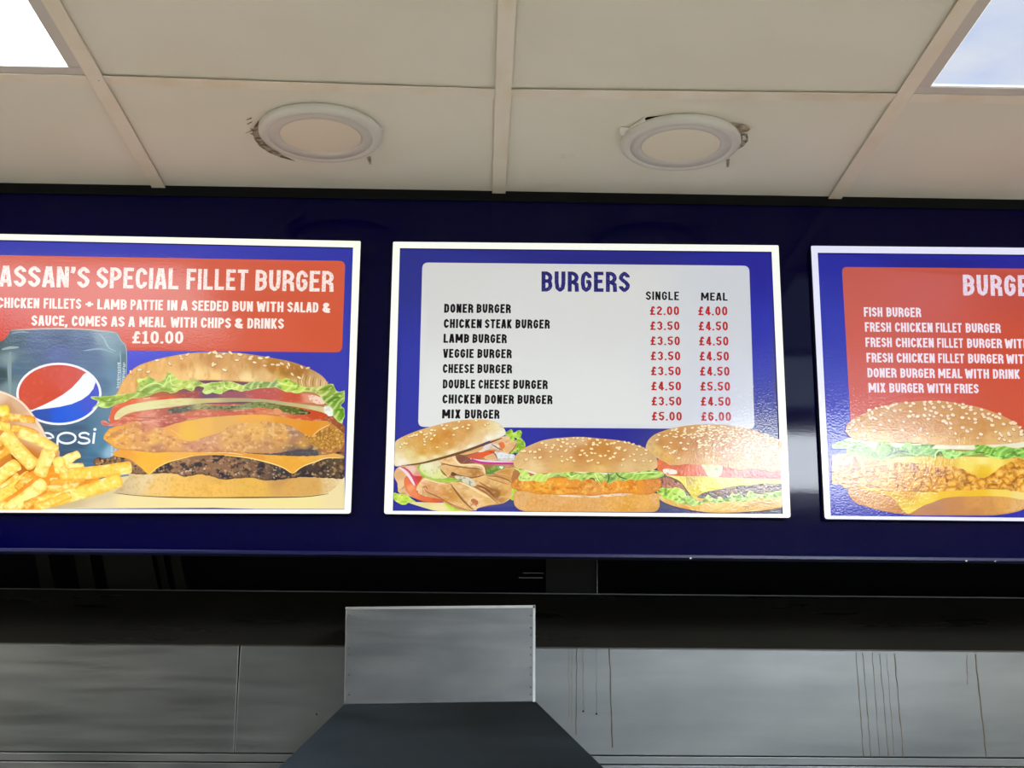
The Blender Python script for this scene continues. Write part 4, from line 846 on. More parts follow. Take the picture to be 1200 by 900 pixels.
p1.paint(meat, [(100, 520, (222, 178, 130)), (110, 650, (224, 186, 136)), (300, 500, (206, 160, 110)), (620, 400, (128, 86, 62)), (700, 390, (150, 100, 74)), (860, 480, (150, 110, 70)), (960, 240, (228, 180, 134)), (1070, 280, (224, 172, 116)), (1000, 420, (200, 150, 110)), (1080, 520, (206, 150, 84)), (860, 640, (176, 124, 70)), (700, 650, (200, 150, 96)), (1050, 650, (220, 172, 104)), (500, 700, (210, 160, 104)), (870, 400, (190, 140, 100))],
    fx=[('n', (166, 112, 66), 0.5, 8, 4, 0.52, 0.72, 101), ('n', (244, 212, 164), 0.4, 6, 3, 0.55, 0.75, 102)], tr=K, res=1.2)
def fold(pts, ctrl, rim=(244, 216, 168), sd=0, amp=0.42):
    p1.paint(pts, ctrl, fx=[('n', (176, 120, 66), 0.3, 6, 3, 0.55, 0.75, 110+sd), ('n', (250, 226, 184), 0.35, 5, 3, 0.55, 0.75, 130+sd), ('e', rim, amp, 1.6)], tr=K, res=1.1)
fold([(900, 235), (1000, 205), (1050, 195), (1080, 245), (1040, 270), (960, 262), (900, 268)], [(980, 235, (230, 184, 140))], sd=1)
fold([(1010, 270), (1080, 245), (1135, 250), (1100, 310), (1050, 345), (1010, 320)], [(1060, 290, (226, 176, 124))], sd=2)
p1.paint([(970, 255), (1010, 250), (1025, 290), (1000, 310), (980, 290)], (226, 120, 64), tr=K)
p1.paint([(790, 330), (830, 290), (880, 265), (970, 270), (972, 318), (920, 305), (850, 325), (830, 345)], (226, 218, 208), fx=[('n', (196, 170, 150), 0.6, 4, 2, 0.55, 0.7, 5)], tr=K, jag=0.5)
p1.paint([(925, 335), (980, 335), (1060, 350), (1110, 360), (1105, 405), (1000, 408), (960, 400)], (226, 228, 228), fx=[('n', (160, 160, 160), 0.6, 3, 2, 0.58, 0.7, 5)], tr=K, jag=0.6)
fold([(850, 370), (900, 350), (940, 345), (960, 400), (900, 405), (850, 395)], [(900, 380, (222, 176, 130))], sd=3)
fold([(610, 345), (700, 320), (820, 285), (830, 310), (760, 340), (660, 360)], [(720, 325, (224, 172, 110))], sd=4)
p1.paint([(690, 385), (760, 350), (850, 330), (930, 316), (932, 340), (870, 365), (800, 392), (740, 395)], [(720, 385, (206, 96, 66)), (850, 350, (228, 96, 50))], tr=K)
p1.paint([(860, 500), (900, 470), (960, 455), (1030, 462), (1000, 495), (920, 525), (862, 530)], (104, 138, 58), fx=[('n', (176, 196, 110), 0.6, 3, 2, 0.55, 0.7, 3)], tr=K)
p1.paint([(975, 462), (1010, 462), (1000, 485), (985, 480)], (230, 236, 210), tr=K)
fold([(930, 520), (1000, 490), (1080, 480), (1140, 520), (1135, 570), (1080, 555), (1040, 540)], [(1050, 520, (206, 148, 78))], sd=5)
p1.line([(720, 394), (800, 412), (900, 420), (1000, 424), (1102, 424)], 3.0, (232, 214, 226), tr=K, up=True); p1.line([(730, 400), (800, 424), (900, 434), (1000, 436), (1102, 436)], 2.6, (196, 60, 140), tr=K, taper=False)
fold([(720, 560), (780, 545), (850, 538), (950, 545), (1040, 570), (1085, 605), (1088, 700), (1072, 745), (1000, 788), (940, 760), (880, 700), (800, 640)], [(820, 570, (230, 186, 120)), (950, 600, (232, 188, 122)), (1040, 640, (226, 178, 108)), (960, 700, (158, 104, 50)), (1010, 700, (206, 150, 74)), (880, 640, (206, 154, 92)), (900, 690, (150, 100, 54)), (1060, 720, (220, 176, 110))], sd=6)
p1.line([(800, 600), (900, 660), (970, 690), (960, 740)], 2.4, (158, 106, 56), tr=K); p1.line([(870, 560), (960, 590), (1060, 620)], 1.6, (190, 136, 74), tr=K)
fold([(540, 600), (640, 605), (700, 610), (780, 660), (870, 710), (950, 780), (880, 800), (790, 828), (765, 850), (720, 810), (660, 740), (600, 670)], [(620, 650, (226, 182, 120)), (700, 680, (234, 194, 134)), (800, 720, (232, 188, 120)), (760, 780, (236, 204, 160)), (850, 770, (222, 176, 104)), (660, 720, (210, 160, 94))], sd=7)
p1.paint([(725, 760), (750, 745), (790, 770), (780, 800), (750, 790)], (190, 110, 70), tr=K)
fold([(245, 670), (270, 610), (320, 560), (400, 575), (480, 595), (545, 610), (600, 680), (660, 760), (740, 820), (760, 848), (690, 838), (580, 800), (480, 760), (400, 715), (330, 690), (300, 655), (290, 712)], [(320, 590, (232, 192, 140)), (400, 640, (222, 168, 112)), (430, 670, (226, 164, 110)), (520, 660, (206, 150, 80)), (550, 730, (208, 148, 76)), (650, 800, (220, 172, 104)), (350, 650, (216, 150, 100)), (270, 680, (236, 200, 150))], sd=8)
fold([(455, 475), (480, 450), (560, 448), (640, 460), (720, 478), (800, 488), (850, 520), (820, 550), (740, 558), (660, 545), (590, 520), (560, 520), (525, 555), (490, 530), (465, 505)], [(520, 480, (226, 180, 120)), (650, 500, (212, 162, 96)), (780, 525, (180, 124, 66)), (540, 530, (220, 170, 110)), (830, 530, (206, 150, 90))], sd=9)
fold([(440, 395), (500, 375), (580, 358), (600, 400), (640, 440), (700, 446), (770, 438), (830, 450), (852, 500), (850, 535), (820, 490), (760, 470), (680, 470), (600, 465), (520, 440), (470, 430)], [(500, 400, (236, 192, 130)), (620, 450, (238, 200, 144)), (740, 455, (232, 186, 126)), (830, 480, (236, 200, 150))], sd=10)
p1.paint([(590, 352), (640, 360), (700, 385), (745, 415), (720, 440), (650, 436), (610, 400)], (128, 82, 66), fx=[('n', (180, 110, 90), 0.5, 4, 2, 0.5, 0.7, 3)], tr=K)
for a, w_, c_ in (([(545, 612), (600, 690), (660, 765), (745, 842)], 1.8, (140, 92, 50)), ([(690, 605), (780, 652), (870, 705), (950, 775)], 1.6, (156, 104, 58)), ([(255, 672), (262, 705), (292, 714)], 1.3, (150, 100, 60)),
    ([(455, 480), (480, 512), (520, 556)], 1.4, (150, 98, 56)), ([(560, 520), (640, 545), (740, 560), (850, 535)], 2.0, (150, 100, 58)), ([(470, 432), (560, 455), (680, 472), (800, 488)], 1.6, (150, 98, 56)),
    ([(780, 626), (860, 660), (930, 720)], 2.6, (140, 90, 46)), ([(320, 662), (345, 690), (420, 720), (500, 765), (600, 815)], 1.5, (166, 112, 66)), ([(300, 650), (330, 640), (345, 668)], 2.0, (196, 120, 80)),
    ([(860, 545), (960, 552), (1050, 580), (1085, 608)], 1.6, (160, 108, 60)), ([(620, 600), (700, 632), (800, 690), (900, 740)], 1.8, (246, 218, 168)), ([(290, 600), (330, 575), (420, 600), (520, 620)], 1.6, (244, 214, 168)), ([(560, 370), (600, 420), (640, 446), (760, 446), (836, 470), (850, 520)], 1.8, (248, 222, 176)),
    ([(880, 330), (930, 345), (960, 395)], 1.3, (130, 90, 64)), ([(1055, 350), (1100, 310), (1130, 256)], 1.3, (160, 110, 66)), ([(1010, 320), (960, 300), (905, 262)], 1.3, (150, 100, 70)), ([(720, 812), (750, 790), (782, 815)], 1.8, (200, 140, 90))):
    p1.line(a, w_, c_, tr=K, up=False)
p1.layer += 1
# cucumber, sauce, tomato, onion on the left
p1.paint([(255, 480), (275, 440), (330, 425), (430, 420), (455, 470), (500, 545), (620, 575), (625, 592), (500, 600), (400, 588), (310, 550), (270, 510)], (150, 186, 66), fx=[('e', (116, 150, 46), 0.5, 1.5), ('n', (212, 228, 120), 0.5, 4, 2, 0.5, 0.7, 3)], tr=K)
p1.paint([(275, 478), (295, 432), (350, 415), (430, 405), (465, 440), (452, 480), (480, 530), (520, 556), (480, 570), (390, 565), (310, 530)], [(350, 470, (232, 230, 190)), (450, 550, (222, 222, 150)), (320, 520, (214, 222, 150)), (430, 440, (228, 214, 170))], fx=[('n', (160, 160, 100), 0.7, 2, 1.5, 0.68, 0.76, 3)], tr=K)
p1.paint([(590, 545), (640, 548), (710, 560), (765, 605), (765, 635), (700, 625), (640, 590), (590, 565)], (216, 208, 184), fx=[('n', (90, 110, 70), 0.7, 2, 1.5, 0.64, 0.72, 3)], tr=K)
p1.paint([(555, 515), (575, 512), (600, 535), (570, 545), (550, 535)], (110, 72, 44), tr=K)
p1.paint([(60, 520), (75, 500), (130, 490), (160, 540), (150, 590), (120, 650), (85, 650), (80, 600), (62, 570)], [(100, 540, (222, 170, 116)), (110, 620, (232, 196, 150))], fx=[('e', (240, 214, 176), 0.5, 1.5)], tr=K)
p1.paint([(140, 580), (165, 545), (215, 530), (270, 545), (300, 560), (262, 620), (245, 665), (285, 712), (360, 735), (430, 745), (495, 765), (400, 780), (290, 765), (200, 720), (150, 650)], [(160, 600, (232, 124, 74)), (220, 580, (214, 88, 62)), (260, 560, (196, 70, 60)), (230, 680, (232, 132, 84)), (330, 755, (228, 112, 62)), (440, 762, (216, 96, 56)), (200, 650, (244, 160, 110))], fx=[('e', (204, 78, 50), 0.6, 1.3)], tr=K)
p1.paint([(150, 470), (215, 455), (270, 500), (290, 540), (240, 545), (190, 520)], [(210, 490, (230, 196, 176)), (260, 530, (222, 150, 130))], tr=K)
p1.line([(95, 472), (140, 500), (185, 550), (215, 600), (232, 628)], 3.4, (240, 214, 222), tr=K); p1.line([(112, 465), (165, 490), (205, 535), (235, 590), (243, 625)], 2.2, (206, 70, 120), tr=K)
p1.line([(262, 480), (290, 520), (350, 560), (440, 585), (540, 592), (620, 588)], 2.2, (168, 204, 80), tr=K)
p1.line([(160, 452), (300, 430), (450, 392), (620, 344), (800, 285), (1000, 212)], 3.2, (110, 76, 48), tr=K)
bunD = [(60, 458), (55, 380), (58, 300), (66, 240), (150, 190), (280, 140), (400, 106), (520, 76), (620, 58), (720, 50), (850, 50), (950, 72), (1010, 118), (1032, 160), (1020, 190), (960, 215), (880, 240), (790, 275), (700, 308), (600, 340), (500, 370), (400, 398), (300, 425), (150, 448)]
p1.paint(bunD, [(80, 290, (222, 196, 140)), (70, 400, (236, 226, 190)), (120, 430, (240, 232, 212)), (200, 250, (214, 166, 92)), (180, 360, (226, 206, 140)), (300, 200, (212, 156, 78)), (300, 330, (212, 158, 74)), (300, 400, (234, 220, 164)), (420, 230, (208, 142, 58)), (420, 330, (212, 156, 72)), (420, 385, (236, 222, 170)), (520, 180, (204, 136, 56)), (540, 280, (210, 152, 76)), (560, 345, (238, 226, 186)), (650, 200, (214, 160, 92)), (700, 130, (206, 148, 80)), (700, 250, (228, 192, 136)), (720, 295, (240, 232, 208)), (820, 180, (226, 192, 134)), (820, 90, (220, 176, 112)), (900, 130, (230, 206, 150)), (880, 215, (240, 234, 214)), (980, 120, (234, 220, 180)), (1000, 180, (240, 238, 224)), (520, 90, (214, 166, 106)), (350, 140, (218, 178, 120))],
    fx=[('n', (196, 136, 70), 0.2, 6, 4, 0.5, 0.8, 3), ('n', (248, 232, 190), 0.2, 2, 2, 0.55, 0.8, 5), ('e', (214, 180, 124), 0.25, 1.4)], tr=K, res=1.3)
p1.seeds([(120, 270), (140, 258), (160, 262), (105, 292), (225, 185), (250, 185), (318, 182), (340, 176), (372, 172), (405, 190), (335, 203), (315, 222), (320, 243), (318, 272), (378, 222), (380, 142), (408, 145), (470, 100), (512, 102), (488, 130), (578, 131), (602, 124), (655, 115), (706, 98), (697, 128), (573, 185), (512, 262), (428, 295), (620, 70), (850, 98), (875, 85), (770, 58), (180, 200), (205, 195), (285, 160)], K, (1.9, 1.15), (250, 230, 176), 4, -0.2)
p1.build('doner_burger_picture', centre)

# --- fish burger in the middle
K = (595, 500, 6.486); p1 = Picture(); p1.layer = 46; p1.clip = (461, 300, 917.2, 601.6)
p1.paint([(90, 300), (600, 320), (1090, 310), (1110, 500), (600, 530), (90, 500)], (176, 118, 70), tr=K, res=4)
p1.paint([(60, 492), (45, 530), (50, 590), (75, 622), (110, 637), (180, 645), (600, 648), (1000, 650), (1120, 645), (1150, 615), (1155, 590), (1148, 540), (1120, 505), (650, 500), (350, 490), (150, 488)], [(70, 560, (226, 176, 116)), (120, 520, (222, 172, 108)), (200, 600, (224, 166, 94)), (400, 560, (226, 172, 108)), (420, 630, (222, 160, 86)), (650, 580, (222, 168, 100)), (800, 560, (228, 170, 88)), (900, 620, (222, 160, 66)), (1050, 570, (230, 172, 84)), (1130, 560, (226, 176, 106)), (1120, 630, (214, 156, 78))],
    fx=[('n', (206, 142, 74), 0.45, 1.6, 1.6, 0.5, 0.72, 3), ('n', (246, 204, 144), 0.4, 1.6, 1.6, 0.55, 0.75, 4), ('e', (198, 140, 74), 0.4, 2)], tr=K, res=1.2)
p1.paint([(330, 515), (380, 505), (480, 520), (620, 528), (700, 520), (830, 508), (950, 508), (900, 520), (760, 532), (640, 538), (420, 530)], (240, 216, 190), fx=[('n', (190, 120, 70), 0.7, 4, 1.5, 0.58, 0.7, 2)], tr=K)
p1.paint([(25, 435), (60, 400), (130, 398), (300, 385), (620, 390), (900, 400), (1080, 400), (1150, 400), (1168, 440), (1150, 480), (1100, 508), (1050, 518), (900, 508), (760, 512), (650, 525), (560, 518), (480, 515), (400, 522), (300, 512), (220, 512), (150, 492), (60, 480), (30, 462)], [(60, 440, (222, 150, 70)), (150, 450, (236, 166, 62)), (260, 460, (240, 170, 56)), (400, 450, (236, 158, 54)), (520, 450, (226, 150, 56)), (650, 460, (226, 156, 76)), (800, 460, (232, 152, 56)), (950, 450, (236, 152, 44)), (1100, 450, (220, 140, 60))],
    fx=[('n', (196, 104, 26), 0.6, 5, 4, 0.54, 0.72, 13), ('n', (252, 206, 110), 0.6, 3.5, 3, 0.55, 0.72, 14), ('n', (188, 116, 50), 0.5, 1.6, 1.4, 0.6, 0.75, 15), ('e', (200, 110, 34), 0.5, 2.4)], tr=K, jag=0.7, res=1.1)
p1.paint([(110, 318), (180, 335), (260, 362), (400, 345), (520, 338), (700, 348), (900, 350), (1080, 328), (1120, 320), (1060, 352), (980, 362), (700, 368), (500, 360), (300, 372), (200, 362)], (238, 226, 204), tr=K)
p1.paint([(40, 312), (70, 316), (110, 322), (160, 345), (170, 375), (215, 358), (245, 352), (290, 362), (340, 340), (400, 340), (450, 345), (490, 338), (550, 352), (620, 345), (660, 342), (740, 362), (790, 352), (850, 338), (950, 352), (1020, 335), (1080, 330), (1150, 335), (1185, 355), (1175, 378), (1100, 395), (1030, 402), (980, 408), (930, 400), (880, 416), (830, 402), (790, 425), (755, 434), (740, 405), (700, 425), (665, 410), (640, 390), (600, 400), (560, 410), (520, 395), (470, 402), (440, 380), (380, 378), (310, 392), (285, 415), (240, 420), (200, 410), (150, 412), (100, 415), (78, 390), (95, 350)],
    [(100, 360, (196, 220, 110)), (140, 395, (206, 226, 130)), (230, 390, (196, 222, 100)), (340, 360, (186, 214, 120)), (470, 370, (172, 208, 90)), (600, 370, (176, 206, 100)), (690, 390, (190, 220, 110)), (780, 390, (130, 168, 90)), (870, 385, (150, 190, 90)), (960, 370, (150, 196, 80)), (1080, 365, (160, 200, 80)), (1160, 360, (150, 190, 70))],
    fx=[('w', (222, 240, 150), 0.6, 8, 0.9, 1, 21), ('n', (96, 132, 50), 0.7, 5, 3, 0.56, 0.7, 22), ('e', (214, 234, 140), 0.4, 1.2)], tr=K, jag=0.7, res=1.0, sub=3)
for a in ([(760, 350), (770, 390), (755, 425)], [(820, 345), (850, 380), (910, 400)], [(620, 392), (650, 395), (662, 412)], [(700, 360), (740, 390)]): p1.line(a, 1.6, (84, 100, 60), tr=K)
for a in ([(300, 385), (330, 350), (400, 345)], [(450, 350), (480, 380), (530, 360)], [(660, 350), (680, 395), (700, 420)], [(960, 360), (1050, 350), (1150, 350)]): p1.line(a, 1.3, (226, 244, 160), tr=K)
p1.paint([(45, 268), (60, 222), (90, 188), (130, 160), (240, 112), (330, 92), (400, 85), (520, 78), (620, 82), (700, 90), (850, 105), (980, 140), (1050, 165), (1095, 195), (1130, 238), (1138, 295), (1120, 322), (1080, 330), (1000, 340), (900, 346), (700, 346), (500, 343), (380, 350), (250, 355), (200, 345), (130, 325), (70, 316), (50, 300)],
    [(70, 260, (216, 178, 122)), (100, 300, (226, 192, 132)), (150, 180, (214, 170, 118)), (200, 300, (232, 200, 144)), (250, 200, (206, 150, 92)), (300, 130, (214, 176, 126)), (400, 180, (210, 160, 104)), (420, 300, (222, 176, 104)), (480, 130, (214, 172, 124)), (550, 190, (198, 134, 66)), (650, 150, (198, 132, 62)), (750, 180, (196, 132, 60)), (700, 260, (208, 152, 84)), (700, 325, (230, 190, 116)), (850, 150, (206, 154, 96)), (850, 230, (206, 150, 88)), (900, 300, (224, 188, 130)), (1000, 200, (208, 168, 114)), (1050, 280, (218, 184, 126)), (1100, 230, (206, 166, 114)), (1110, 300, (222, 188, 130)), (560, 95, (216, 178, 134))],
    fx=[('n', (190, 134, 74), 0.2, 5, 3, 0.5, 0.75, 3), ('e', (226, 190, 136), 0.35, 1.6)], tr=K, res=1.4)
p1.seeds([(108, 187), (170, 190), (205, 192), (240, 175), (325, 190), (350, 140), (338, 160), (380, 175), (405, 150), (450, 130), (420, 118), (445, 178), (512, 150), (495, 132), (570, 107), (595, 135), (565, 182), (550, 215), (583, 203), (600, 218), (635, 168), (637, 200), (663, 203), (685, 275), (638, 255), (610, 262), (502, 260), (410, 228), (412, 262), (452, 250), (480, 235), (327, 230), (245, 235), (205, 237), (140, 250), (703, 222), (740, 220), (765, 185), (778, 242), (803, 230), (815, 203), (755, 133), (808, 125), (845, 170), (890, 180), (928, 225), (957, 210), (877, 250), (867, 295), (962, 255), (1015, 215), (1030, 262), (1085, 262), (980, 175), (1050, 205), (920, 122), (700, 122), (650, 122), (125, 185), (260, 125), (290, 140), (500, 86), (530, 88), (570, 88), (620, 92), (680, 100), (740, 102), (380, 100), (415, 96), (450, 96), (840, 112), (890, 118), (950, 135), (650, 136), (680, 138), (290, 160), (475, 155), (440, 185), (830, 160), (850, 158), (785, 128), (1000, 150), (1050, 178)], K, (2.1, 1.25), (250, 226, 172), 6)
p1.build('fish_burger_picture', centre)

# --- cheeseburger on the right, cut by the frame
K = (755, 490, 7.059); p1 = Picture(); p1.layer = 30; p1.clip = (461, 300, 917.0, 601.6)
p1.paint([(130, 350), (600, 370), (1150, 380), (1150, 680), (600, 700), (200, 640), (150, 560)], (104, 92, 80), tr=K, res=4)
p1.paint([(105, 640), (200, 640), (500, 640), (800, 620), (1150, 600), (1150, 725), (1080, 750), (950, 768), (700, 782), (500, 777), (300, 742), (200, 712), (140, 682)], [(150, 650, (226, 208, 126)), (200, 690, (224, 176, 88)), (400, 735, (232, 178, 80)), (350, 770, (214, 156, 66)), (600, 730, (238, 208, 120)), (600, 765, (226, 172, 70)), (800, 700, (236, 212, 130)), (850, 740, (218, 172, 84)), (800, 765, (226, 170, 68)), (1000, 710, (226, 190, 112)), (1000, 745, (222, 168, 78)), (1120, 690, (232, 206, 150)), (1100, 730, (226, 184, 108))], fx=[('e', (206, 148, 62), 0.5, 1.5)], tr=K, res=1.5)
p1.line([(800, 745), (900, 715), (960, 700), (1050, 712), (1130, 705)], 1.6, (196, 150, 80), tr=K)
p1.paint([(130, 520), (150, 490), (220, 500), (300, 540), (335, 580), (340, 605), (250, 585), (150, 570)], (176, 112, 88), fx=[('n', (110, 64, 50), 0.8, 4, 3, 0.54, 0.68, 3), ('n', (226, 180, 150), 0.7, 2.5, 2, 0.6, 0.72, 4)], tr=K, jag=0.6, res=1.1)
p1.paint([(440, 655), (480, 628), (560, 598), (650, 580), (750, 568), (850, 560), (950, 543), (1050, 538), (1150, 540), (1150, 612), (950, 640), (800, 660), (600, 670)], [(600, 610, (130, 88, 70)), (560, 640, (86, 72, 76)), (750, 590, (136, 98, 76)), (850, 580, (90, 74, 74)), (820, 630, (88, 70, 66)), (1000, 580, (124, 90, 74)), (1120, 570, (110, 84, 76))], fx=[('n', (58, 46, 50), 0.75, 5, 3, 0.52, 0.66, 3), ('n', (196, 150, 120), 0.6, 3, 2, 0.6, 0.72, 4), ('n', (232, 214, 196), 0.8, 1.6, 1.4, 0.72, 0.8, 5)], tr=K, jag=0.5, res=1.1)
p1.paint([(105, 610), (110, 590), (150, 575), (220, 580), (260, 572), (330, 595), (350, 640), (400, 655), (470, 690), (500, 660), (530, 635), (570, 660), (600, 672), (620, 645), (660, 665), (700, 650), (725, 618), (760, 630), (800, 622), (825, 655), (850, 620), (875, 600), (920, 620), (970, 628), (1050, 612), (1150, 598), (1150, 640), (1050, 665), (950, 665), (850, 690), (700, 690), (600, 705), (520, 690), (450, 720), (400, 728), (350, 710), (280, 705), (230, 680), (180, 670), (130, 630)],
    [(150, 600, (170, 216, 60)), (240, 595, (180, 220, 70)), (320, 630, (200, 236, 110)), (380, 690, (150, 190, 80)), (440, 690, (190, 222, 110)), (520, 665, (206, 236, 120)), (600, 690, (170, 206, 90)), (700, 665, (200, 232, 120)), (780, 645, (190, 228, 110)), (860, 640, (190, 226, 100)), (950, 640, (170, 206, 110)), (1080, 630, (150, 196, 80)), (1120, 650, (170, 206, 120))],
    fx=[('w', (230, 246, 170), 0.6, 8, 1, 0.8, 31), ('n', (90, 130, 50), 0.75, 4, 3, 0.56, 0.7, 32), ('e', (226, 244, 150), 0.4, 1.2)], tr=K, jag=0.9, res=1.0, sub=3)
p1.paint([(100, 410), (110, 345), (160, 350), (200, 375), (450, 385), (640, 400), (900, 410), (1150, 430), (1150, 510), (800, 500), (540, 485), (300, 478), (170, 465)], [(120, 370, (226, 112, 60)), (150, 400, (220, 110, 66)), (300, 400, (214, 106, 60)), (350, 440, (226, 112, 72)), (500, 450, (222, 120, 90)), (300, 415, (196, 90, 50)), (700, 460, (216, 110, 90)), (1000, 470, (206, 100, 90))], fx=[('n', (240, 160, 120), 0.4, 4, 3, 0.55, 0.75, 3)], tr=K, res=1.3)
p1.paint([(155, 425), (200, 420), (262, 432), (268, 460), (200, 466), (165, 455)], (240, 228, 214), fx=[('n', (170, 70, 50), 0.8, 1.8, 1.4, 0.64, 0.72, 6)], tr=K)
p1.paint([(470, 380), (560, 375), (640, 385), (635, 470), (560, 490), (520, 470), (500, 430)], (214, 216, 170), fx=[('n', (150, 180, 110), 0.6, 5, 5, 0.5, 0.7, 3)], tr=K)
p1.paint([(175, 470), (300, 480), (540, 484), (800, 500), (1150, 510), (1150, 542), (1000, 540), (900, 552), (800, 558), (700, 572), (620, 588), (560, 600), (490, 618), (450, 640), (422, 657), (395, 648), (360, 605), (325, 555), (290, 520), (230, 490)], [(250, 490, (236, 222, 120)), (330, 530, (234, 218, 90)), (420, 600, (226, 208, 60)), (420, 640, (220, 200, 60)), (500, 540, (236, 218, 90)), (700, 530, (238, 226, 104)), (900, 520, (236, 224, 110)), (1100, 525, (236, 222, 120)), (370, 520, (206, 176, 80))], tr=K, res=1.6)
p1.paint([(12, 245), (22, 205), (40, 175), (68, 148), (100, 128), (160, 105), (220, 88), (300, 70), (380, 58), (470, 52), (560, 50), (700, 60), (850, 86), (950, 115), (1050, 158), (1150, 208), (1150, 432), (900, 420), (780, 430), (640, 395), (540, 385), (450, 386), (350, 380), (280, 388), (210, 386), (180, 368), (130, 345), (90, 318), (60, 288), (30, 262)],
    [(40, 230, (216, 186, 128)), (80, 160, (212, 170, 112)), (90, 280, (226, 190, 116)), (150, 200, (200, 142, 76)), (180, 320, (222, 170, 90)), (200, 130, (206, 150, 84)), (300, 160, (196, 134, 66)), (300, 260, (196, 132, 60)), (320, 350, (216, 164, 96)), (400, 100, (204, 148, 84)), (450, 200, (190, 126, 62)), (450, 300, (200, 144, 80)), (520, 360, (214, 174, 112)), (560, 90, (200, 148, 96)), (650, 200, (190, 134, 90)), (800, 120, (196, 146, 110)), (900, 250, (196, 150, 104)), (1000, 200, (188, 140, 98)), (1100, 300, (200, 156, 106)), (800, 380, (210, 166, 112))], fx=[('n', (180, 120, 64), 0.3, 5, 4, 0.5, 0.75, 3), ('e', (222, 186, 130), 0.35, 1.6)], tr=K, res=1.5)
rs = random.Random(5); sp = [(105, 180), (165, 150), (220, 203), (165, 238), (190, 238), (205, 250), (325, 252), (345, 258), (360, 210), (212, 290), (235, 285), (250, 272), (285, 332), (390, 160), (300, 205), (120, 140)]
while len(sp) < 210:
    x = rs.uniform(180, 1120); y = rs.uniform(60, 330); top = 60+((x-550)/600)**2*130 if x > 550 else 60+((550-x)/500)**2*90
    if y < top or (x < 430 and y > 165) or y > top+60+220*rs.random(): continue
    if all((x-a[0])**2+(y-a[1])**2*2 > 300 for a in sp): sp.append((x, y))
p1.seeds(sp, K, (1.9, 1.0), (248, 230, 188), 8)
p1.build('cheeseburger_picture', centre)

# ================================================================== right board
oR = [(950.3, 288.0), (1420, 292.4), (1446, 613.5), (966.4, 608.2)]; iR = [(958.2, 296.2), (1411.5, 300.4), (1436.5, 609.2), (973.6, 604.4)]
right = board(oR, iR, 'lit menu board with a red list of names above one crispy burger',
    [(975, 310, (38, 42, 158)), (1100, 305, (32, 34, 140)), (1190, 305, (36, 38, 150)), (975, 400, (48, 54, 170)), (985, 480, (54, 60, 180)), (975, 590, (46, 46, 170)), (1000, 600, (40, 42, 165)), (1195, 600, (40, 40, 160))], (232, 234, 255), 0.80)
text_panel(right, [(986.6, 312.8), (1384, 316.4), (1400, 512), (997.6, 509)], 6, [(990, 320, (194, 90, 76)), (1080, 330, (196, 92, 84)), (1190, 330, (190, 76, 60)), (1190, 480, (202, 84, 60)), (1010, 470, (204, 92, 80)), (1000, 400, (202, 92, 78)), (1100, 450, (204, 86, 72)), (1180, 420, (200, 80, 58))])  # left part carries the reflected ceiling panel in its ink
mrh = print_mat('ink_pale_worn', (232, 216, 232), worn=((216, 160, 172), 560, 0.585)); mr = print_mat('ink_pale', (238, 224, 236))
tx = Text(0.175); tx.word('BURGERS', 1128.8, 1237.5, 346.2, 347.4, 24.4, -0.03, gap=0.1); tx.build('heading', right, mrh)
for ws, y in (([('FISH', 1012.6, 1034.3), ('BURGER', 1039, 1079.4)], 371), ([('FRESH', 1013.8, 1044.4), ('CHICKEN', 1049, 1093), ('FILLET', 1096.9, 1127.2), ('BURGER', 1131.9, 1172.7)], 388.6),
    ([('FRESH', 1014.5, 1045.3), ('CHICKEN', 1050, 1094.5), ('FILLET', 1098.5, 1128.8), ('BURGER', 1133.5, 1174.3), ('WITH', 1177.8, 1206)], 406.5), ([('FRESH', 1015.7, 1046.5), ('CHICKEN', 1051, 1095.5), ('FILLET', 1099.7, 1130), ('BURGER', 1134.7, 1176), ('WITH', 1179.5, 1207.5)], 424.5),
    ([('DONER', 1016.8, 1050.7), ('BURGER', 1055.3, 1095.5), ('MEAL', 1099.7, 1127.7), ('WITH', 1131.2, 1159.2), ('DRINK', 1163.8, 1195.3)], 442.2), ([('MIX', 1018, 1037.8), ('BURGER', 1042.5, 1082.6), ('WITH', 1086.8, 1114.4), ('FRIES', 1118.8, 1147)], 459.7)):
    tx = Text(0.178)
    for w, a, b in ws: tx.word(w, a, b, y+(a-1014)*0.0095, y+(b-1014)*0.0095, 11.0, -0.04)
    tx.build('menu_line', right, mr)
p1 = Picture(); p1.layer = 3; p1.clip = (974.6, 300, 1430, 604.2); K = (960, 460, 6.0)
p1.paint([(240, 310), (720, 340), (1400, 330), (1440, 450), (1420, 700), (720, 720), (300, 680), (200, 640), (190, 420)], [(300, 380, (150, 190, 110)), (720, 400, (110, 150, 60)), (1300, 400, (120, 160, 60)), (300, 600, (200, 140, 60)), (800, 600, (196, 120, 40)), (1300, 600, (196, 130, 50))], tr=K, res=4)
p1.paint([(205, 665), (206, 710), (228, 750), (270, 782), (330, 802), (400, 822), (480, 840), (560, 852), (720, 868), (900, 874), (1120, 872), (1320, 852), (1440, 820), (1500, 770), (1510, 700), (1300, 690), (720, 690), (300, 660)],
    [(225, 700, (214, 156, 84)), (300, 760, (212, 150, 78)), (400, 760, (216, 158, 88)), (500, 830, (206, 142, 74)), (650, 850, (190, 130, 88)), (800, 800, (186, 128, 92)), (950, 780, (196, 134, 82)), (1100, 770, (212, 150, 80)), (1100, 850, (196, 134, 78)), (1300, 770, (220, 160, 84)), (1400, 800, (224, 176, 110)), (1200, 830, (206, 146, 78))], fx=[('n', (184, 124, 70), 0.35, 2, 2, 0.5, 0.75, 3), ('e', (170, 110, 60), 0.5, 2.4)], tr=K, res=1.6)
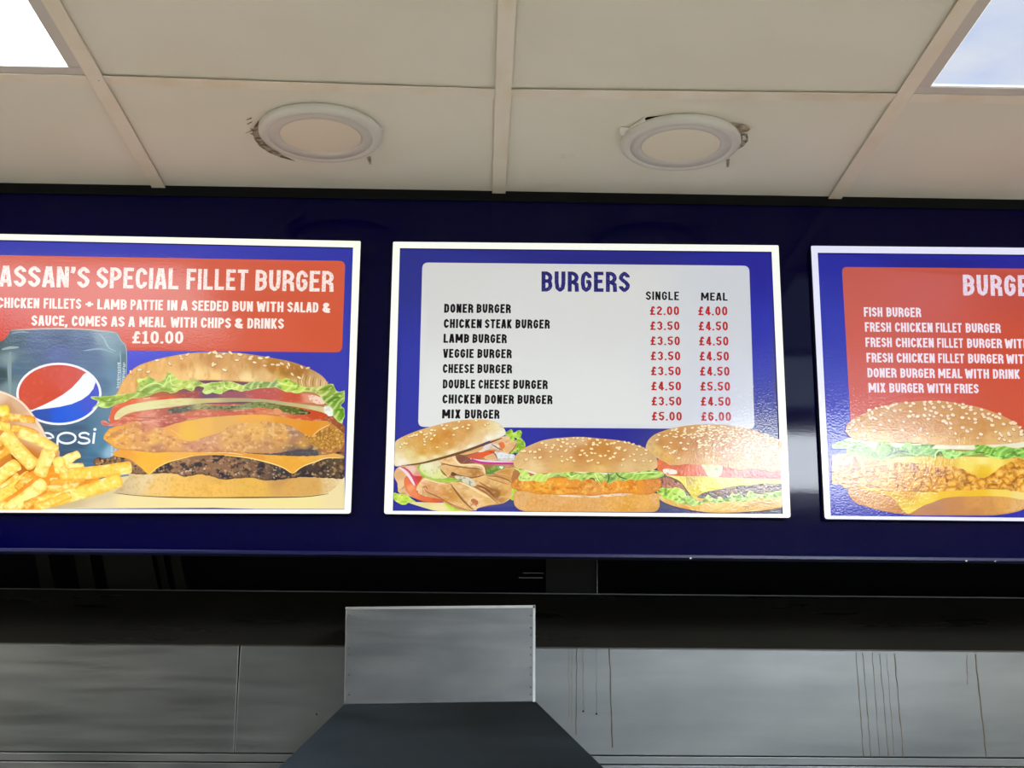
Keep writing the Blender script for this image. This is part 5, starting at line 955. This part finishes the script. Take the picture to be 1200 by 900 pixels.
p1.paint([(290, 660), (400, 668), (520, 685), (720, 700), (920, 690), (1220, 680), (1440, 700), (1500, 745), (1420, 752), (1320, 735), (1200, 728), (1070, 730), (960, 733), (870, 745), (800, 772), (740, 792), (690, 820), (632, 852), (590, 830), (555, 785), (515, 742), (460, 718), (400, 700), (340, 686)],
    [(350, 675, (226, 196, 76)), (500, 710, (226, 178, 50)), (600, 780, (232, 196, 66)), (630, 835, (238, 206, 80)), (750, 750, (240, 206, 70)), (900, 720, (236, 190, 50)), (1100, 710, (234, 186, 48)), (1300, 715, (238, 206, 90)), (1400, 740, (236, 212, 130)), (620, 720, (220, 160, 40))], tr=K, res=2)
p1.paint([(70, 560), (72, 480), (100, 440), (200, 430), (430, 480), (700, 480), (1000, 500), (1200, 500), (1400, 440), (1500, 450), (1520, 620), (1480, 700), (1350, 690), (1220, 672), (1060, 688), (900, 690), (820, 700), (700, 688), (600, 692), (520, 690), (450, 690), (380, 672), (300, 660), (250, 655), (190, 672), (150, 650), (80, 640)],
    [(90, 600, (226, 190, 110)), (200, 500, (226, 200, 150)), (200, 620, (230, 180, 100)), (350, 560, (210, 146, 60)), (450, 600, (232, 172, 70)), (600, 560, (226, 160, 60)), (700, 600, (232, 166, 56)), (900, 600, (236, 166, 50)), (1000, 640, (236, 170, 56)), (1200, 620, (228, 156, 46)), (1350, 560, (236, 170, 60)), (1450, 600, (232, 166, 60))],
    fx=[('v', (142, 76, 18), (252, 212, 126), 12, 0.8, 7), ('n', (150, 82, 22), 0.6, 6, 4, 0.58, 0.72, 8), ('n', (254, 218, 130), 0.5, 3, 2, 0.58, 0.72, 9)], tr=K, jag=1.0, res=1.0)
p1.paint([(330, 520), (370, 512), (420, 502), (470, 484), (560, 455), (700, 448), (850, 448), (1020, 450), (1220, 455), (1380, 462), (1330, 495), (1280, 520), (1230, 560), (1180, 592), (1150, 602), (1100, 585), (1060, 565), (990, 530), (900, 515), (820, 512), (720, 500), (640, 492), (560, 492), (480, 500), (420, 512)],
    [(420, 500, (236, 210, 110)), (600, 470, (238, 214, 110)), (750, 480, (226, 186, 60)), (900, 490, (226, 180, 50)), (1050, 500, (238, 216, 100)), (1150, 540, (234, 190, 44)), (1150, 585, (228, 178, 40)), (1250, 500, (242, 220, 104)), (1340, 470, (232, 196, 80)), (1150, 480, (244, 226, 130))], tr=K, res=2)
p1.paint([(175, 335), (230, 318), (320, 335), (450, 350), (720, 362), (1000, 362), (1300, 355), (1440, 345), (1450, 380), (1300, 402), (1100, 404), (900, 398), (720, 402), (560, 400), (420, 402), (330, 372), (240, 350)], (230, 224, 196), tr=K)
lp = [(80, 365), (110, 362), (130, 348), (180, 335), (240, 345), (290, 350), (330, 362), (360, 392), (395, 420), (405, 370), (420, 340), (450, 322), (490, 352), (540, 385), (580, 378), (620, 345), (660, 365), (700, 372), (740, 358), (790, 350), (828, 348), (818, 375), (780, 395), (830, 392), (880, 400), (960, 410), (1010, 415), (1060, 412), (1100, 390), (1090, 372), (1140, 360), (1180, 372), (1230, 385), (1290, 375), (1350, 388), (1420, 395), (1460, 430), (1440, 462), (1380, 455), (1330, 462), (1290, 468), (1220, 455), (1160, 445), (1200, 425), (1140, 432), (1080, 440), (1000, 450), (960, 465), (900, 462), (860, 440), (845, 412), (820, 425), (820, 465), (790, 448), (740, 440), (690, 442), (640, 438), (580, 430), (520, 440), (470, 462), (430, 480), (400, 465), (370, 440), (300, 420), (200, 400), (140, 395), (95, 392)]
p1.paint(lp, [(110, 375, (160, 206, 110)), (200, 365, (150, 196, 110)), (300, 380, (160, 206, 130)), (380, 440, (140, 176, 100)), (440, 400, (120, 180, 60)), (450, 350, (150, 206, 90)), (540, 410, (100, 136, 60)), (620, 380, (140, 200, 80)), (690, 400, (120, 176, 70)), (760, 380, (120, 186, 60)), (800, 420, (90, 150, 50)), (900, 420, (150, 210, 90)), (950, 440, (140, 200, 80)), (1040, 430, (150, 206, 90)), (1120, 390, (120, 180, 60)), (1200, 410, (110, 176, 50)), (1250, 450, (140, 206, 80)), (1330, 420, (120, 176, 70)), (1420, 430, (130, 190, 70))],
    fx=[('w', (206, 238, 150), 0.6, 9, 1, 0.9, 41), ('n', (72, 116, 36), 0.7, 6, 3, 0.54, 0.7, 42), ('e', (196, 230, 130), 0.5, 1.3)], tr=K, jag=0.7, res=1.0, sub=3)
for a in ([(815, 465), (818, 430), (845, 405), (880, 408)], [(900, 430), (960, 445), (1000, 430)], [(1170, 440), (1230, 455), (1290, 460)], [(410, 450), (430, 380), (455, 335)]): p1.line(a, 1.7, (196, 232, 130), tr=K)
for a in ([(470, 450), (540, 420), (590, 412), (640, 425)], [(830, 445), (850, 420), (870, 445)], [(1100, 420), (1160, 425)]): p1.line(a, 2.2, (64, 84, 40), tr=K)
p1.paint([(188, 272), (190, 235), (205, 212), (230, 192), (280, 162), (335, 138), (390, 115), (450, 95), (520, 82), (600, 70), (660, 64), (720, 60), (840, 58), (900, 64), (970, 74), (1060, 90), (1140, 108), (1210, 132), (1280, 160), (1330, 184), (1375, 212), (1410, 245), (1440, 290), (1448, 330), (1420, 348), (1330, 360), (1220, 366), (1000, 370), (820, 366), (700, 358), (600, 350), (520, 352), (450, 348), (370, 342), (300, 336), (240, 322), (205, 302)],
    [(210, 260, (206, 158, 100)), (250, 300, (220, 178, 112)), (280, 200, (206, 152, 92)), (350, 310, (226, 184, 118)), (400, 250, (204, 148, 84)), (450, 320, (224, 180, 114)), (500, 130, (206, 156, 104)), (500, 220, (198, 136, 70)), (600, 300, (206, 152, 88)), (620, 180, (196, 136, 76)), (700, 250, (192, 130, 64)), (700, 335, (226, 178, 112)), (800, 120, (200, 146, 92)), (850, 250, (196, 134, 66)), (850, 345, (226, 180, 112)), (1000, 180, (198, 140, 80)), (1000, 300, (204, 148, 80)), (1000, 350, (224, 178, 110)), (1150, 150, (204, 150, 94)), (1150, 250, (200, 142, 76)), (1200, 340, (222, 176, 112)), (1300, 220, (206, 152, 92)), (1320, 320, (220, 184, 124)), (1400, 290, (214, 172, 116)), (1400, 335, (226, 192, 138))],
    fx=[('n', (184, 120, 58), 0.25, 6, 4, 0.5, 0.75, 3), ('n', (226, 180, 124), 0.2, 1.5, 3, 0.5, 0.75, 4), ('e', (216, 170, 112), 0.35, 2)], tr=K, res=1.5)
s4 = [(235, 200), (275, 193), (232, 228), (260, 258), (302, 236), (350, 160), (372, 140), (358, 182), (392, 183), (376, 174), (432, 158), (430, 225), (492, 197), (383, 268), (312, 302), (318, 325), (593, 205), (583, 264), (665, 213), (665, 300), (710, 262), (530, 127), (570, 122), (500, 97), (480, 108), (440, 100), (400, 110), (350, 125), (640, 132), (630, 167), (660, 158), (690, 168), (640, 95), (660, 76), (610, 72), (540, 82), (465, 98), (516, 90), (215, 250), (195, 270), (245, 210)]
s5 = [(45, 187), (40, 288), (18, 160), (55, 158), (85, 169), (100, 143), (138, 160), (65, 129), (25, 113), (85, 105), (150, 100), (195, 97), (208, 118), (183, 165), (188, 183), (218, 157), (152, 200), (172, 213), (202, 215), (200, 252), (236, 288), (252, 337), (285, 176), (287, 247), (318, 272), (348, 258), (315, 148), (332, 182), (375, 148), (375, 187), (378, 212), (290, 105), (345, 122), (345, 103), (265, 90), (393, 320), (416, 293), (430, 155), (470, 182), (440, 172), (500, 160), (490, 192), (495, 230), (545, 178), (575, 222), (550, 288), (545, 325), (520, 277), (613, 295), (645, 258), (625, 215), (652, 217), (580, 332), (620, 342), (548, 150), (522, 170), (235, 78), (180, 72), (120, 66), (60, 66), (20, 68), (470, 150), (420, 120), (640, 210), (690, 245), (700, 275), (20, 82), (70, 80), (290, 82), (310, 98), (610, 285), (560, 300), (700, 295)]
p1.seeds(s4+[(x+720, y) for x, y in s5], K, (2.5, 1.6), (248, 222, 190), 12, 0.15)
p1.build('crispy_burger_picture', right)

# ------------------------------------------------------------------ extractor canopy below the fascia
def W(px, py, dy): h = hit(px, py, 1, D+dy); return float(h[0]), float(h[2])
HY = D+0.25
can_ = empty('extractor_canopy', (0.2, HY, ZC-0.05), 'long brushed steel extractor canopy on the wall below the navy sign board', 'extractor hood')
zt = ZC+0.1535; zb = ZC-0.0335
seamx = [XL, -0.4435, 2.3, XR]
for i in range(3):
    a = seamx[i]+(0.0012 if i else 0); b = seamx[i+1]-0.0012
    bm = B(); prism(bm, [(a+(0.0016 if i else 0)-0.0015*(i == 1), zb), (b+(0.002 if i == 0 else 0), zb), (b, zt), (a, zt)], HY, HY+0.012, axis=1, bevel=0.0015)
    obj('front_panel', bm, M['steel'], can_)
bm = B(); box(bm, XL, XR, HY+0.0135, HY+0.016, zb, zt); obj('panel_backing', bm, M['black'], can_)
bm = B(); prism(bm, [(HY-0.001, zt), (HY-0.001, zt+0.0015), (D+0.40, ZC+0.2655), (D+0.42, ZC+0.2655), (D+0.42, zt)], XL, XR, axis=0); obj('sloping_top', bm, M['steel_dark'], can_)
bm = B(); box(bm, XL, XR, D+0.398, D+0.402, ZC+0.2655, ZC+0.2675); obj('top_edge', bm, M['steel'], can_)
bm = B(); box(bm, XL, XR, HY-0.002, HY+0.012, zb-0.0150, zb-0.0012, 0.001); obj('edge_strip', bm, M['steel'], can_)
bm = B(); box(bm, XL, XR, HY-0.001, HY+0.012, zb-0.2, zb-0.0165, 0.001); obj('lower_panel', bm, M['steel_box'], can_)
bm = B(); box(bm, XL, XR, HY+0.0165, HY+0.019, zb-0.19, zb+0.05); box(bm, XL, XR, HY+0.02, YK-0.01, zb-0.2, zb-0.19); obj('inner_liner', bm, M['black'], can_)
# rails and a duct in the gap above; left slats draw slanted reflections
gap = empty('gap_fittings', (0.0, D+0.6, ZC+0.27), 'dim slats drawn for reflections, and a duct, in the dark gap between sign board and canopy', 'duct')
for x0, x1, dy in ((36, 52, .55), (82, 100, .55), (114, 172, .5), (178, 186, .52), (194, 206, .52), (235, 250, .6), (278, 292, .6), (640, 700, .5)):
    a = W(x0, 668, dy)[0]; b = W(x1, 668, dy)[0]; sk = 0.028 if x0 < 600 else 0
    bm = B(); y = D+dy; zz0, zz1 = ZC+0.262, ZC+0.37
    prism(bm, [(a+sk, zz0+0.005), (b+sk, zz0+0.005), (b, zz1), (a, zz1)], y, y+0.01, axis=1); obj('gap_slat', bm, M['duct'], gap)
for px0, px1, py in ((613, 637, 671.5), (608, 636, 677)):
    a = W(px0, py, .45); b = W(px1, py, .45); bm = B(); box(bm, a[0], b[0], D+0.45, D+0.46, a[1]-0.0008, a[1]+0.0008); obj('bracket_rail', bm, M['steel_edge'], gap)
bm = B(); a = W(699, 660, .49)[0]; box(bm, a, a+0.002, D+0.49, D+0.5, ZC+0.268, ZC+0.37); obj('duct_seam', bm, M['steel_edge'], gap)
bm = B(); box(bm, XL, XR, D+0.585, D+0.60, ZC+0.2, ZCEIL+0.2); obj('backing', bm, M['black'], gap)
# flue cover: a riveted box over a splayed hood, in front of the canopy
BY = D+0.05
flue = empty('grill_flue_cover', (-0.078, BY, ZC-0.2), 'riveted brushed steel flue box over a dark splayed hood, in front of the canopy', 'flue cover')
q = [W(405, 712, .05), W(627, 710, .05), W(628, 822.5, .05), W(403, 826, .05)]
bm = B(); prism(bm, [q[3], q[2], q[1], q[0]], BY, BY+0.185, axis=1, bevel=0.0015); obj('box', bm, M['steel_box'], flue)
bm = B(); t0, t1 = q[0], q[1]; prism(bm, [(t0[0], t0[1]-0.0035), (t1[0], t1[1]-0.0035), (t1[0], t1[1]+0.001), (t0[0], t0[1]+0.001)], BY-0.0015, BY+0.004, axis=1); prism(bm, [(t1[0]-0.0035, q[2][1]), (t1[0]+0.0005, q[2][1]), (t1[0]+0.0005, t1[1]), (t1[0]-0.0035, t1[1])], BY-0.0015, BY+0.004, axis=1)
obj('folded_edge', bm, M['steel_edge'], flue)
for px_ in ((409, ), (622, )):
    for k in range(9):
        if px_[0] == 409 and k in (1, 2, 5, 7): continue
        py = 722+k*11.6+(2 if k % 2 else -1); h = W(px_[0], py, .05); bm = B(); bmesh.ops.create_uvsphere(bm, u_segments=10, v_segments=6, radius=0.0015)
        for v in bm.verts: v.co = Vector((v.co.x+h[0], v.co.y*0.6+BY-0.0005, v.co.z+h[1]))
        obj('rivet', bm, M['rivet'], flue, True)
# splayed hood: front slopes towards the room
zt2 = (q[2][1]+q[3][1])/2; dz = 0.22; sl = 0.9
lx, rx = q[3][0], q[2][0]
fb = BY-dz*0.55
pl = hit(325, 900, 1, BY-0.103*0.55); pr = hit(706, 900, 1, BY-0.103*0.55)
kl = (lx-pl[0])/(zt2-pl[2]); kr = (pr[0]-rx)/(zt2-pr[2])
bm = B()
top = [bm.verts.new(v) for v in ((lx, BY-0.001, q[3][1]), (rx, BY-0.001, q[2][1]), (rx, BY+0.185, zt2), (lx, BY+0.185, zt2))]
bot = [bm.verts.new(v) for v in ((lx-kl*dz, fb, zt2-dz), (rx+kr*dz, fb, zt2-dz), (rx+kr*dz, BY+0.185, zt2-dz), (lx-kl*dz, BY+0.185, zt2-dz))]
for i in range(4): bm.faces.new((top[i], top[(i+1) % 4], bot[(i+1) % 4], bot[i]))
bm.faces.new(top); bmesh.ops.recalc_face_normals(bm, faces=bm.faces); obj('splayed_hood', bm, M['steel_hood'], flue)
bm = B(); box(bm, lx-kl*dz-0.002, rx+kr*dz+0.002, fb-0.002, BY+0.185, zt2-dz-0.10, zt2-dz, 0.002); obj('skirt', bm, M['steel_hood'], flue)
# grease runs on the canopy front
def drip(px0, py0, px1, py1, w, sd):
    rd = random.Random(sd); n = 14; bm = B(); pr_ = []
    for i in range(n+1):
        t = i/n; x, z = W(px0+(px1-px0)*t+rd.uniform(-.5, .5), py0+(py1-py0)*t, .25); pr_.append((x, z, w*(0.6+0.8*rd.random())*(1.0 if i < n else 1.3)))
    rings = []
    for x, z, ww in pr_: rings.append([bm.verts.new((x-ww, HY-0.0001, z)), bm.verts.new((x-ww*0.4, HY-ww*0.7, z)), bm.verts.new((x+ww*0.4, HY-ww*0.7, z)), bm.verts.new((x+ww, HY-0.0001, z))])
    for i in range(n):
        for k in range(3): bm.faces.new((rings[i][k], rings[i][k+1], rings[i+1][k+1], rings[i+1][k]))
    bmesh.ops.recalc_face_normals(bm, faces=bm.faces); obj('grease_run', bm, M['grease'], can_)
for k, (a, b, c, d, w) in enumerate(((1003, 765, 1012, 886, .0007), (1011, 765, 1021, 887, .0007), (1022, 765, 1031, 887, .0006), (1031, 766, 1041, 887, .0007), (1039, 766, 1048, 887, .0005), (1048, 766, 1059, 888, .0009), (1143, 767, 1156, 890, .0011), (1133, 767, 1134, 802, .0007), (714, 759, 718, 876, .0010), (676, 759, 675, 862, .0007), (670, 760, 670, 850, .0003), (666, 760, 667, 840, .0003), (683, 760, 684, 833, .0003), (699, 760, 699, 835, .0003))):
    drip(a, b, c, d, w, k)
for px, py in ((683.5, 833.5), (699, 836.5), (371, 837)):
    h = W(px, py, .25); bm = B(); bmesh.ops.create_uvsphere(bm, u_segments=10, v_segments=6, radius=0.0017)
    for v in bm.verts: v.co = Vector((v.co.x+h[0], v.co.y*0.4+HY-0.0004, v.co.z+h[1]))
    obj('rivet', bm, M['black'], can_, True)

# ------------------------------------------------------------------ the room behind the viewer (seen only in reflections)
cnt = empty('serving_counter', (0.2, 0.9, 0), 'dark serving counter below the frame in front of the canopy', 'counter')
bm = B(); box(bm, -2.6, 2.2, 0.75, 1.25, 0.0, 0.92); obj('body', bm, M['counter'], cnt)
bm = B(); box(bm, -2.65, 2.25, 0.7, 1.3, 0.92, 0.96, 0.004); obj('top', bm, M['steel_box'], cnt)
